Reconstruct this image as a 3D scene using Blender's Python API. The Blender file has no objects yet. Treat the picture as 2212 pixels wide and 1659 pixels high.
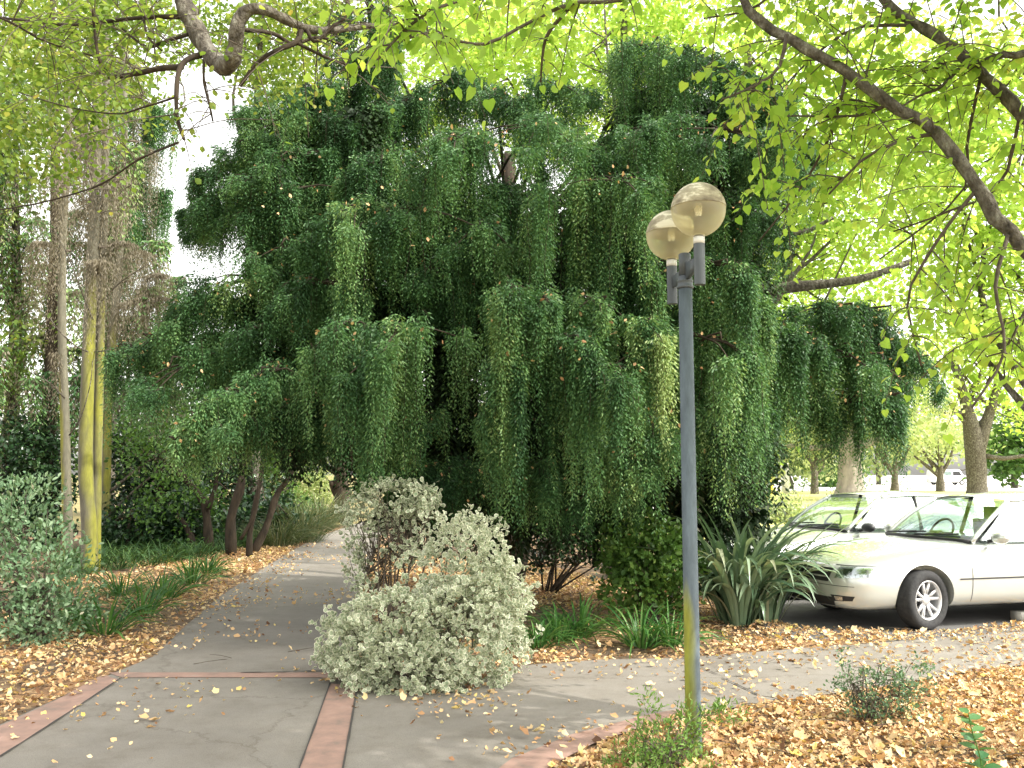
import bpy, bmesh, math, random
import numpy as np

# ------------------------------------------------------------------ set-up
rng = np.random.default_rng(11)
random.seed(11)
scene = bpy.context.scene
COL = scene.collection
PI = math.pi

H = 1.7                                  # eye height of the photographer
PITCH = math.radians(5.5)
FPX = 1966.0                             # focal length in pixels of a 2212 px wide print
CAM = np.array([0.0, 0.0, H])
FWD = np.array([0, math.cos(PITCH), math.sin(PITCH)])
UPV = np.array([0, -math.sin(PITCH), math.cos(PITCH)])


def ray(px, py):
    return np.array([1.0, 0, 0]) * ((px - 1106) / FPX) + UPV * (-(py - 829.5) / FPX) + FWD


def at(px, py, Y):
    d = ray(px, py)
    return CAM + d * (Y / d[1])


def gnd(px, py, z=0.0):
    d = ray(px, py)
    return CAM + d * ((z - H) / d[2])


# ------------------------------------------------------------------ object helpers
def tag(o, label=None, cat=None, group=None, kind=None):
    if label: o['label'] = label
    if cat: o['category'] = cat
    if group: o['group'] = group
    if kind: o['kind'] = kind
    return o


def thing(name, label, cat, loc, rz=0.0, group=None):
    o = bpy.data.objects.new(name, None)
    COL.objects.link(o)
    o.location = tuple(float(v) for v in loc)
    o.rotation_euler = (0, 0, rz)
    o.empty_display_size = 0.2
    return tag(o, label, cat, group)


def world_loc(o):
    p = np.zeros(3)
    while o is not None:
        p += np.array(o.location)
        o = o.parent
    return p


def mk(name, parts, mat, parent=None, attrs=None, smooth=False, local=False):
    """parts: list of (V, F) with F an (n,k) index array. One mesh object."""
    Vs, loops, starts, totals = [], [], [], []
    off, ls = 0, 0
    for V, F in parts:
        V = np.asarray(V, float).reshape(-1, 3)
        Vs.append(V)
        for f in (F if isinstance(F, list) and len(F) and isinstance(F[0], np.ndarray) and F[0].ndim == 2 else [np.asarray(F)]):
            f = np.asarray(f)
            if f.size == 0: continue
            loops.append((f + off).ravel())
            n, k = f.shape
            starts.append(ls + np.arange(n) * k)
            totals.append(np.full(n, k))
            ls += n * k
        off += len(V)
    V = np.concatenate(Vs)
    if parent is not None and not local:
        V = V - world_loc(parent)
    L = np.concatenate(loops).astype(np.int32)
    S = np.concatenate(starts).astype(np.int32)
    me = bpy.data.meshes.new(name)
    me.vertices.add(len(V))
    me.vertices.foreach_set('co', V.astype(np.float32).ravel())
    me.loops.add(len(L))
    me.loops.foreach_set('vertex_index', L)
    me.polygons.add(len(S))
    me.polygons.foreach_set('loop_start', S)
    if smooth:
        me.polygons.foreach_set('use_smooth', np.ones(len(S), bool))
    if attrs:
        for an, av in attrs.items():
            a = me.attributes.new(an, 'FLOAT', 'POINT')
            a.data.foreach_set('value', np.asarray(av, np.float32))
    me.update(calc_edges=True)
    me.validate()
    me.materials.append(mat)
    o = bpy.data.objects.new(name, me)
    COL.objects.link(o)
    if parent is not None:
        o.parent = parent
    return o


def from_bm(name, bm, mat, parent=None, smooth=False, bevel=0.0, sub=0):
    me = bpy.data.meshes.new(name)
    bmesh.ops.recalc_face_normals(bm, faces=bm.faces)
    bm.to_mesh(me); bm.free()
    if smooth:
        for p in me.polygons: p.use_smooth = True
    me.materials.append(mat)
    o = bpy.data.objects.new(name, me)
    COL.objects.link(o)
    if bevel:
        m = o.modifiers.new('bevel', 'BEVEL'); m.width = bevel; m.segments = 2; m.limit_method = 'ANGLE'
    if sub:
        m = o.modifiers.new('sub', 'SUBSURF'); m.levels = sub; m.render_levels = sub
    if parent is not None: o.parent = parent
    return o


# ------------------------------------------------------------------ shape helpers
def norm(a):
    a = np.asarray(a, float)
    return a / np.maximum(np.linalg.norm(a, axis=-1, keepdims=True), 1e-9)


def smooth_poly(pts, n):
    """Catmull-Rom through pts (k,m) resampled to n points."""
    P = np.asarray(pts, float)
    if len(P) < 3:
        t = np.linspace(0, 1, n)[:, None]
        return P[0] * (1 - t) + P[-1] * t
    Q = np.vstack([2 * P[0] - P[1], P, 2 * P[-1] - P[-2]])
    u = np.linspace(0, len(P) - 1 - 1e-6, n)
    i = u.astype(int); f = (u - i)[:, None]
    p0, p1, p2, p3 = Q[i], Q[i + 1], Q[i + 2], Q[i + 3]
    return 0.5 * ((2 * p1) + (-p0 + p2) * f + (2 * p0 - 5 * p1 + 4 * p2 - p3) * f ** 2 + (-p0 + 3 * p1 - 3 * p2 + p3) * f ** 3)


def tube(P, R, sides=8, rough=0.0, cap=True):
    P = np.asarray(P, float); n = len(P)
    R = np.broadcast_to(np.asarray(R, float), (n,)).copy()
    T = norm(np.gradient(P, axis=0))
    ref = np.array([0.0, 0, 1]) if abs(T[0][2]) < 0.8 else np.array([0.0, 1, 0])
    V = []
    x = norm(np.cross(T[0], ref))
    ang = np.arange(sides) * 2 * PI / sides
    for i in range(n):
        x = norm(x - T[i] * np.dot(x, T[i]))
        y = np.cross(T[i], x)
        r = R[i] * (1 + rough * rng.uniform(-1, 1, sides)) if rough else np.full(sides, R[i])
        V.append(P[i] + np.cos(ang)[:, None] * x * r[:, None] + np.sin(ang)[:, None] * y * r[:, None])
    V = np.concatenate(V)
    i = np.arange(n - 1)[:, None] * sides; j = np.arange(sides)[None, :]; j2 = (j + 1) % sides
    F = np.stack([i + j, i + j2, i + sides + j2, i + sides + j], -1).reshape(-1, 4)
    parts = [F]
    if cap:
        parts.append(np.arange(sides)[None, ::-1]); parts.append((np.arange(sides) + (n - 1) * sides)[None, :])
    return V, parts


def lathe(profile, center, sides=32):
    """profile list of (r,z); closed around vertical axis at center."""
    c = np.asarray(center, float)
    ang = np.arange(sides) * 2 * PI / sides
    V = np.concatenate([np.stack([c[0] + r * np.cos(ang), c[1] + r * np.sin(ang), np.full(sides, c[2] + z)], -1) for r, z in profile])
    n = len(profile)
    i = np.arange(n - 1)[:, None] * sides; j = np.arange(sides)[None, :]; j2 = (j + 1) % sides
    F = np.stack([i + j, i + j2, i + sides + j2, i + sides + j], -1).reshape(-1, 4)
    return V, F


def box(c, s, rz=0.0):
    c = np.asarray(c, float); s = np.asarray(s, float) / 2
    v = np.array([[x, y, z] for z in (-1, 1) for y in (-1, 1) for x in (-1, 1)], float) * s
    ca, sa = math.cos(rz), math.sin(rz)
    v = np.stack([v[:, 0] * ca - v[:, 1] * sa, v[:, 0] * sa + v[:, 1] * ca, v[:, 2]], -1) + c
    F = np.array([[0, 2, 3, 1], [4, 5, 7, 6], [0, 1, 5, 4], [1, 3, 7, 5], [3, 2, 6, 7], [2, 0, 4, 6]])
    return v, F


# leaf templates: vertices (x across, y along, z normal), faces, edge weight per vertex
T_NEEDLE = (np.array([[0, 0, 0], [-.5, .45, 0], [0, 1, 0], [.5, .45, 0]], float), [np.array([[0, 3, 2, 1]])])
T_OVAL = (np.array([[0, 0, 0], [.30, .28, .07], [.34, .62, .06], [0, 1, -.05], [-.34, .62, .06], [-.30, .28, .07]], float),
          [np.array([[0, 1, 2, 3], [0, 3, 4, 5]])])
T_HEART = (np.array([[0, .04, 0], [.36, -.04, .03], [.52, .32, .08], [.30, .74, .05], [0, 1.05, -.10], [-.30, .74, .05], [-.52, .32, .08], [-.36, -.04, .03], [0, .45, 0]], float),
           [np.array([[0, 1, 2, 8], [8, 2, 3, 4], [0, 8, 6, 7], [8, 4, 5, 6]])])
T_LITTER = (np.array([[0, 0, .10], [.36, .2, .02], [.50, .5, .22], [.22, .85, .05], [0, 1, .20], [-.22, .8, .02], [-.5, .55, .16], [-.34, .18, .05], [0, .5, -.05]], float),
            [np.array([[0, 1, 2, 8], [8, 2, 3, 4], [0, 8, 6, 7], [8, 4, 5, 6]])])
_a = np.arange(8) * 2 * PI / 8
T_ROUND = (np.concatenate([[[0, .5, -.03]], np.stack([.29 * np.sin(_a), .5 - .28 * np.cos(_a), 0 * _a], -1),
                           np.stack([.40 * np.sin(_a), .5 - .52 * np.cos(_a), .10 * np.abs(np.sin(_a))], -1)]),
           [np.array([[0, 1 + (k + 1) % 8, 1 + k] for k in range(8)]),
            np.array([[1 + k, 1 + (k + 1) % 8, 9 + (k + 1) % 8, 9 + k] for k in range(8)])])
E_ROUND = np.array([0.0] * 9 + [1.0] * 8)


def leaves(P, D, N, S, tpl, W=1.0):
    """instances of a leaf template; returns (V, [faces]) ; P,D,N (n,3), S (n,)"""
    P = np.asarray(P, float); n = len(P)
    D = norm(D); N = np.asarray(N, float)
    X = norm(np.cross(D, N)); Z = np.cross(X, D)
    t, Fs = tpl; m = len(t)
    S = np.broadcast_to(np.asarray(S, float), (n,))[:, None, None]
    W = np.broadcast_to(np.asarray(W, float), (n,))[:, None, None]
    V = P[:, None, :] + S * (W * t[None, :, 0:1] * X[:, None, :] + t[None, :, 1:2] * D[:, None, :] + t[None, :, 2:3] * Z[:, None, :])
    off = (np.arange(n) * m)[:, None, None]
    return V.reshape(-1, 3), [(f[None] + off).reshape(-1, f.shape[1]) for f in Fs], m


def rdir(n, up=0.0):
    v = rng.normal(size=(n, 3)); v = norm(v)
    v[:, 2] += up
    return norm(v)


def leaf_obj(name, P, D, N, S, tpl, mat, parent, rnd, W=1.0, extra=None):
    V, F, m = leaves(P, D, N, S, tpl, W)
    at_ = {'rnd': np.repeat(np.clip(rnd, 0, 1), m)}
    if extra is not None:
        at_['edge'] = np.tile(extra, len(P))
    return mk(name, [(V, F)], mat, parent, at_)


# ------------------------------------------------------------------ materials
def new_mat(name):
    m = bpy.data.materials.new(name); m.use_nodes = True
    nt = m.node_tree; nt.nodes.clear()
    out = nt.nodes.new('ShaderNodeOutputMaterial')
    return m, nt, out


def N(nt, typ, **kw):
    n = nt.nodes.new(typ)
    for k, v in kw.items():
        if k in n.inputs: n.inputs[k].default_value = v
        else: setattr(n, k, v)
    return n


def ramp(nt, stops, interp='LINEAR'):
    r = nt.nodes.new('ShaderNodeValToRGB')
    r.color_ramp.interpolation = interp
    e = r.color_ramp.elements
    while len(e) < len(stops): e.new(0.5)
    for i, (p, c) in enumerate(stops):
        e[i].position = p; e[i].color = (c[0], c[1], c[2], 1)
    return r


def leaf_mat(name, stops, trans=0.35, rough=0.5, spec=0.3, tcol=(1, 1, 0.6), noise=0.0, nscale=2.0):
    m, nt, out = new_mat(name)
    a = N(nt, 'ShaderNodeAttribute', attribute_name='rnd')
    r = ramp(nt, stops)
    if noise:
        geo = N(nt, 'ShaderNodeNewGeometry')
        nz = N(nt, 'ShaderNodeTexNoise'); nz.inputs['Scale'].default_value = nscale; nz.inputs['Detail'].default_value = 3
        nt.links.new(geo.outputs['Position'], nz.inputs['Vector'])
        s = N(nt, 'ShaderNodeMath', operation='SUBTRACT'); s.inputs[1].default_value = 0.5
        nt.links.new(nz.outputs['Fac'], s.inputs[0])
        ml = N(nt, 'ShaderNodeMath', operation='MULTIPLY_ADD'); ml.inputs[1].default_value = noise
        nt.links.new(s.outputs[0], ml.inputs[0]); nt.links.new(a.outputs['Fac'], ml.inputs[2])
        nt.links.new(ml.outputs[0], r.inputs['Fac'])
    else:
        nt.links.new(a.outputs['Fac'], r.inputs['Fac'])
    b = N(nt, 'ShaderNodeBsdfPrincipled'); b.inputs['Roughness'].default_value = rough
    b.inputs['Specular IOR Level'].default_value = spec
    nt.links.new(r.outputs['Color'], b.inputs['Base Color'])
    if trans > 0:
        t = N(nt, 'ShaderNodeBsdfTranslucent')
        mx = N(nt, 'ShaderNodeMixRGB', blend_type='MULTIPLY'); mx.inputs[0].default_value = 1
        nt.links.new(r.outputs['Color'], mx.inputs[1]); mx.inputs[2].default_value = (*tcol, 1)
        nt.links.new(mx.outputs[0], t.inputs['Color'])
        ms = N(nt, 'ShaderNodeMixShader'); ms.inputs[0].default_value = trans
        nt.links.new(b.outputs[0], ms.inputs[1]); nt.links.new(t.outputs[0], ms.inputs[2])
        nt.links.new(ms.outputs[0], out.inputs[0])
    else:
        nt.links.new(b.outputs[0], out.inputs[0])
    return m


def rough_mat(name, stops, scale=6.0, detail=6, rough=0.85, bump=0.3, stretch=(1, 1, 1), metallic=0.0, spec=0.3, coat=0.0, bscale=None, bdist=0.02):
    """noise-coloured solid surface"""
    m, nt, out = new_mat(name)
    tc = N(nt, 'ShaderNodeTexCoord'); mp = N(nt, 'ShaderNodeMapping'); mp.inputs['Scale'].default_value = stretch
    nt.links.new(tc.outputs['Object'], mp.inputs['Vector'])
    nz = N(nt, 'ShaderNodeTexNoise'); nz.inputs['Scale'].default_value = scale; nz.inputs['Detail'].default_value = detail
    nz.inputs['Roughness'].default_value = 0.65
    nt.links.new(mp.outputs[0], nz.inputs['Vector'])
    r = ramp(nt, stops); nt.links.new(nz.outputs['Fac'], r.inputs['Fac'])
    b = N(nt, 'ShaderNodeBsdfPrincipled'); b.inputs['Roughness'].default_value = rough; b.inputs['Metallic'].default_value = metallic
    b.inputs['Specular IOR Level'].default_value = spec; b.inputs['Coat Weight'].default_value = coat
    nt.links.new(r.outputs['Color'], b.inputs['Base Color'])
    if bump:
        n2 = N(nt, 'ShaderNodeTexNoise'); n2.inputs['Scale'].default_value = bscale or scale * 3; n2.inputs['Detail'].default_value = 5
        nt.links.new(mp.outputs[0], n2.inputs['Vector'])
        bp = N(nt, 'ShaderNodeBump'); bp.inputs['Strength'].default_value = bump; bp.inputs['Distance'].default_value = bdist
        nt.links.new(n2.outputs['Fac'], bp.inputs['Height']); nt.links.new(bp.outputs[0], b.inputs['Normal'])
    nt.links.new(b.outputs[0], out.inputs[0])
    return m


def plain(name, col, rough=0.5, metallic=0.0, spec=0.5, coat=0.0, **kw):
    c = np.array(col)
    return rough_mat(name, [(0.3, c * 0.9), (0.7, np.minimum(c * 1.08, 1))], scale=kw.get('scale', 9), rough=rough, bump=kw.get('bump', 0.0), metallic=metallic, spec=spec, coat=coat)


def glass_mat(name, tint=(0.8, 0.9, 0.87), mixf=0.35, rough=0.03):
    m, nt, out = new_mat(name)
    tr = N(nt, 'ShaderNodeBsdfTransparent'); tr.inputs['Color'].default_value = (*tint, 1)
    gl = N(nt, 'ShaderNodeBsdfGlossy'); gl.inputs['Roughness'].default_value = rough; gl.inputs['Color'].default_value = (0.9, 0.95, 0.95, 1)
    fr = N(nt, 'ShaderNodeFresnel'); fr.inputs['IOR'].default_value = 1.5
    ad = N(nt, 'ShaderNodeMath', operation='MULTIPLY_ADD'); ad.inputs[1].default_value = 0.9; ad.inputs[2].default_value = mixf
    nt.links.new(fr.outputs[0], ad.inputs[0])
    ms = N(nt, 'ShaderNodeMixShader'); nt.links.new(ad.outputs[0], ms.inputs[0])
    nt.links.new(tr.outputs[0], ms.inputs[1]); nt.links.new(gl.outputs[0], ms.inputs[2])
    nt.links.new(ms.outputs[0], out.inputs[0])
    return m


M = {}
M['conifer'] = leaf_mat('conifer_needles', [(0, (.024, .062, .022)), (.30, (.066, .160, .058)), (.6, (.145, .275, .098)), (.8, (.235, .37, .13)), (1, (.36, .46, .18))], trans=.33, rough=.45, spec=.35)
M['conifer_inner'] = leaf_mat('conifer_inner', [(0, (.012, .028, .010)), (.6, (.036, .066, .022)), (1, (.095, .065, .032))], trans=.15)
M['deadneedle'] = leaf_mat('dead_foliage', [(0, (.06, .055, .035)), (.5, (.17, .145, .10)), (1, (.30, .26, .19))], trans=.25)
M['lime'] = leaf_mat('lime_leaf', [(0, (.20, .38, .05)), (.5, (.36, .56, .09)), (.85, (.54, .66, .12)), (1, (.66, .56, .12))], trans=.65, rough=.45, tcol=(1, 1, .7))
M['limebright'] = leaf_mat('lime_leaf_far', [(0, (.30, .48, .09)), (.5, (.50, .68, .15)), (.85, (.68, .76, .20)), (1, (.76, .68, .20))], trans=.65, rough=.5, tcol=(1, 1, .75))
M['oak'] = leaf_mat('oak_leaf', [(0, (.08, .155, .03)), (.5, (.21, .31, .06)), (.8, (.36, .42, .11)), (.93, (.50, .43, .12)), (1, (.48, .23, .08))], trans=.55)
M['darkleaf'] = leaf_mat('glossy_dark_leaf', [(0, (.010, .025, .012)), (.6, (.03, .075, .028)), (1, (.08, .16, .05))], trans=.2, rough=.3, spec=.5)
M['midleaf'] = leaf_mat('mid_green_leaf', [(0, (.04, .09, .022)), (.6, (.11, .22, .045)), (1, (.25, .36, .09))], trans=.4, rough=.4)
M['paleleaf'] = leaf_mat('pale_far_leaf', [(0, (.22, .30, .12)), (.6, (.42, .50, .24)), (1, (.62, .62, .38))], trans=.5)  # leaf colour paled to stand for distant haze and glare
M['greyleaf'] = leaf_mat('grey_green_leaf', [(0, (.06, .12, .06)), (.5, (.16, .27, .14)), (.85, (.29, .38, .24)), (1, (.42, .31, .24))], trans=.3, rough=.45)
M['strap'] = leaf_mat('strap_leaf', [(0, (.025, .085, .02)), (.6, (.07, .19, .045)), (1, (.16, .28, .08))], trans=.35, rough=.4)
M['flax'] = leaf_mat('flax_blade', [(0, (.06, .115, .065)), (.5, (.14, .225, .13)), (.9, (.27, .35, .23)), (1, (.40, .38, .24))], trans=.25, rough=.32, spec=.6)
M['grassblade'] = leaf_mat('long_grass', [(0, (.05, .08, .03)), (.6, (.11, .15, .07)), (1, (.22, .21, .12))], trans=.35)
M['sprig'] = leaf_mat('young_leaf', [(0, (.08, .17, .03)), (.6, (.18, .32, .07)), (1, (.34, .44, .14))], trans=.4)
M['litter'] = leaf_mat('fallen_leaf', [(0, (.12, .06, .035)), (.15, (.30, .155, .075)), (.38, (.56, .33, .16)), (.65, (.75, .51, .265)), (.88, (.83, .65, .40)), (.95, (.80, .60, .15)), (1, (.80, .70, .50))], trans=.15, rough=.6)
M['bark'] = rough_mat('grey_bark', [(0.3, (.03, .026, .02)), (0.5, (.11, .095, .075)), (0.62, (.20, .185, .15)), (.72, (.40, .39, .33))], scale=16, detail=9, stretch=(1, 1, .6), bump=1.0, rough=.95, bdist=.035)
M['barkdark'] = rough_mat('dark_bark', [(0.3, (.018, .014, .010)), (0.7, (.065, .048, .032))], scale=10, stretch=(1, 1, .3), bump=.7, rough=.95)
M['barkpale'] = rough_mat('pale_bark', [(0.3, (.14, .12, .10)), (0.7, (.36, .32, .27))], scale=3, stretch=(1, 1, .3), bump=.7, rough=.95)
M['twig'] = rough_mat('twig_bark', [(0.3, (.05, .04, .03)), (0.7, (.13, .105, .08))], scale=20, bump=.3)


def variegated():
    m, nt, out = new_mat('variegated_leaf')
    e = N(nt, 'ShaderNodeAttribute', attribute_name='edge'); a = N(nt, 'ShaderNodeAttribute', attribute_name='rnd')
    c1 = ramp(nt, [(0, (.20, .27, .15)), (.6, (.36, .42, .27)), (1, (.48, .52, .34))])
    c2 = ramp(nt, [(0, (.62, .63, .45)), (.6, (.83, .82, .63)), (1, (.90, .88, .74))])
    nt.links.new(a.outputs['Fac'], c1.inputs['Fac']); nt.links.new(a.outputs['Fac'], c2.inputs['Fac'])
    st = N(nt, 'ShaderNodeMapRange'); st.inputs['From Min'].default_value = .25; st.inputs['From Max'].default_value = .6
    nt.links.new(e.outputs['Fac'], st.inputs['Value'])
    mx = N(nt, 'ShaderNodeMixRGB'); nt.links.new(st.outputs[0], mx.inputs[0])
    nt.links.new(c1.outputs[0], mx.inputs[1]); nt.links.new(c2.outputs[0], mx.inputs[2])
    b = N(nt, 'ShaderNodeBsdfPrincipled'); b.inputs['Roughness'].default_value = .45
    nt.links.new(mx.outputs[0], b.inputs['Base Color'])
    t = N(nt, 'ShaderNodeBsdfTranslucent'); nt.links.new(mx.outputs[0], t.inputs['Color'])
    ms = N(nt, 'ShaderNodeMixShader'); ms.inputs[0].default_value = .3
    nt.links.new(b.outputs[0], ms.inputs[1]); nt.links.new(t.outputs[0], ms.inputs[2]); nt.links.new(ms.outputs[0], out.inputs[0])
    return m


M['varieg'] = variegated()


def mossy(name, base, moss, lo, hi, dirn=(-.6, -.5), zmax=3.0):
    """grey bark or paint with yellow-green algae growing on one side and fading upwards"""
    m, nt, out = new_mat(name)
    tc = N(nt, 'ShaderNodeTexCoord'); geo = N(nt, 'ShaderNodeNewGeometry')
    mp = N(nt, 'ShaderNodeMapping'); mp.inputs['Scale'].default_value = (1, 1, .25)
    nt.links.new(tc.outputs['Object'], mp.inputs['Vector'])
    nz = N(nt, 'ShaderNodeTexNoise'); nz.inputs['Scale'].default_value = 14; nz.inputs['Detail'].default_value = 7; nz.inputs['Roughness'].default_value = .7
    nt.links.new(mp.outputs[0], nz.inputs['Vector'])
    bc = ramp(nt, [(.25, np.array(base) * .55), (.55, np.array(base)), (.8, np.array(base) * 1.5)]); nt.links.new(nz.outputs['Fac'], bc.inputs['Fac'])
    mc = ramp(nt, [(.3, np.array(moss) * .6), (.7, np.array(moss) * 1.25)]); nt.links.new(nz.outputs['Fac'], mc.inputs['Fac'])
    dt = N(nt, 'ShaderNodeVectorMath', operation='DOT_PRODUCT'); dt.inputs[1].default_value = (dirn[0], dirn[1], 0)
    nt.links.new(geo.outputs['Normal'], dt.inputs[0])
    sp = N(nt, 'ShaderNodeSeparateXYZ'); nt.links.new(tc.outputs['Object'], sp.inputs[0])
    zr = N(nt, 'ShaderNodeMapRange'); zr.inputs['From Min'].default_value = zmax * .55; zr.inputs['From Max'].default_value = zmax
    zr.inputs['To Min'].default_value = 0; zr.inputs['To Max'].default_value = -1.2
    nt.links.new(sp.outputs[2], zr.inputs['Value'])
    a1 = N(nt, 'ShaderNodeMath', operation='ADD'); nt.links.new(dt.outputs['Value'], a1.inputs[0]); nt.links.new(zr.outputs[0], a1.inputs[1])
    n2 = N(nt, 'ShaderNodeTexNoise'); n2.inputs['Scale'].default_value = 5; n2.inputs['Detail'].default_value = 6
    nt.links.new(mp.outputs[0], n2.inputs['Vector'])
    a2 = N(nt, 'ShaderNodeMath', operation='MULTIPLY_ADD'); a2.inputs[1].default_value = 1.6; nt.links.new(n2.outputs['Fac'], a2.inputs[0]); nt.links.new(a1.outputs[0], a2.inputs[2])
    mr = N(nt, 'ShaderNodeMapRange'); mr.inputs['From Min'].default_value = lo; mr.inputs['From Max'].default_value = hi
    nt.links.new(a2.outputs[0], mr.inputs['Value'])
    mx = N(nt, 'ShaderNodeMixRGB'); nt.links.new(mr.outputs[0], mx.inputs[0]); nt.links.new(bc.outputs[0], mx.inputs[1]); nt.links.new(mc.outputs[0], mx.inputs[2])
    b = N(nt, 'ShaderNodeBsdfPrincipled'); b.inputs['Roughness'].default_value = .8
    nt.links.new(mx.outputs[0], b.inputs['Base Color'])
    bp = N(nt, 'ShaderNodeBump'); bp.inputs['Strength'].default_value = .5; bp.inputs['Distance'].default_value = .01
    nt.links.new(nz.outputs['Fac'], bp.inputs['Height']); nt.links.new(bp.outputs[0], b.inputs['Normal'])
    nt.links.new(b.outputs[0], out.inputs[0])
    return m
SKYSTR, SUNSTR = .63, 5.0

# ------------------------------------------------------------------ the ground
def poly_sheet(name, pts, z, mat, px=True):
    P = np.array([gnd(*p)[:2] for p in pts]) if px else np.array(pts, float)
    V = np.column_stack([P, np.full(len(P), z)])
    bm = bmesh.new()
    vs = [bm.verts.new(v) for v in V]
    f = bm.faces.new(vs)
    if f.normal.z < 0 or True:
        bm.normal_update()
        if f.normal.z < 0: bmesh.ops.reverse_faces(bm, faces=[f])
    bmesh.ops.triangulate(bm, faces=bm.faces[:])
    me = bpy.data.meshes.new(name); bm.to_mesh(me); bm.free()
    me.materials.append(mat)
    o = bpy.data.objects.new(name, me); COL.objects.link(o)
    return tag(o, kind='structure')


def litter_ground(name, dark=1.0):
    m, nt, out = new_mat(name)
    tc = N(nt, 'ShaderNodeTexCoord')
    nz = N(nt, 'ShaderNodeTexNoise'); nz.inputs['Scale'].default_value = 1.3; nz.inputs['Detail'].default_value = 8; nz.inputs['Roughness'].default_value = .7
    dn = N(nt, 'ShaderNodeTexNoise'); dn.inputs['Scale'].default_value = 9; dn.inputs['Detail'].default_value = 4
    nt.links.new(tc.outputs['Object'], nz.inputs['Vector']); nt.links.new(tc.outputs['Object'], dn.inputs['Vector'])
    mv = N(nt, 'ShaderNodeMixRGB', blend_type='ADD'); mv.inputs[0].default_value = .12
    nt.links.new(tc.outputs['Object'], mv.inputs[1]); nt.links.new(dn.outputs['Color'], mv.inputs[2])
    vo = N(nt, 'ShaderNodeTexVoronoi'); vo.inputs['Scale'].default_value = 17
    nt.links.new(mv.outputs[0], vo.inputs['Vector'])
    sp = N(nt, 'ShaderNodeSeparateColor'); nt.links.new(vo.outputs['Color'], sp.inputs[0])
    r = ramp(nt, [(0, np.array((.05, .028, .014)) * dark), (.35, np.array((.20, .11, .05)) * dark), (.7, np.array((.36, .21, .10)) * dark), (1, np.array((.52, .35, .18)) * dark)])
    nt.links.new(sp.outputs[0], r.inputs['Fac'])
    s = ramp(nt, [(.35, (.06, .045, .03)), (.65, (.11, .075, .045))]); nt.links.new(nz.outputs['Fac'], s.inputs['Fac'])
    k = ramp(nt, [(.42, (0, 0, 0)), (.58, (1, 1, 1))]); nt.links.new(nz.outputs['Fac'], k.inputs['Fac'])
    mx = N(nt, 'ShaderNodeMixRGB'); nt.links.new(k.outputs[0], mx.inputs[0]); nt.links.new(r.outputs[0], mx.inputs[1]); nt.links.new(s.outputs[0], mx.inputs[2])
    b = N(nt, 'ShaderNodeBsdfPrincipled'); b.inputs['Roughness'].default_value = .9
    nt.links.new(mx.outputs[0], b.inputs['Base Color'])
    bp = N(nt, 'ShaderNodeBump'); bp.inputs['Strength'].default_value = .9; bp.inputs['Distance'].default_value = .02
    nt.links.new(vo.outputs['Distance'], bp.inputs['Height']); nt.links.new(bp.outputs[0], b.inputs['Normal'])
    nt.links.new(b.outputs[0], out.inputs[0])
    return m


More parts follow.
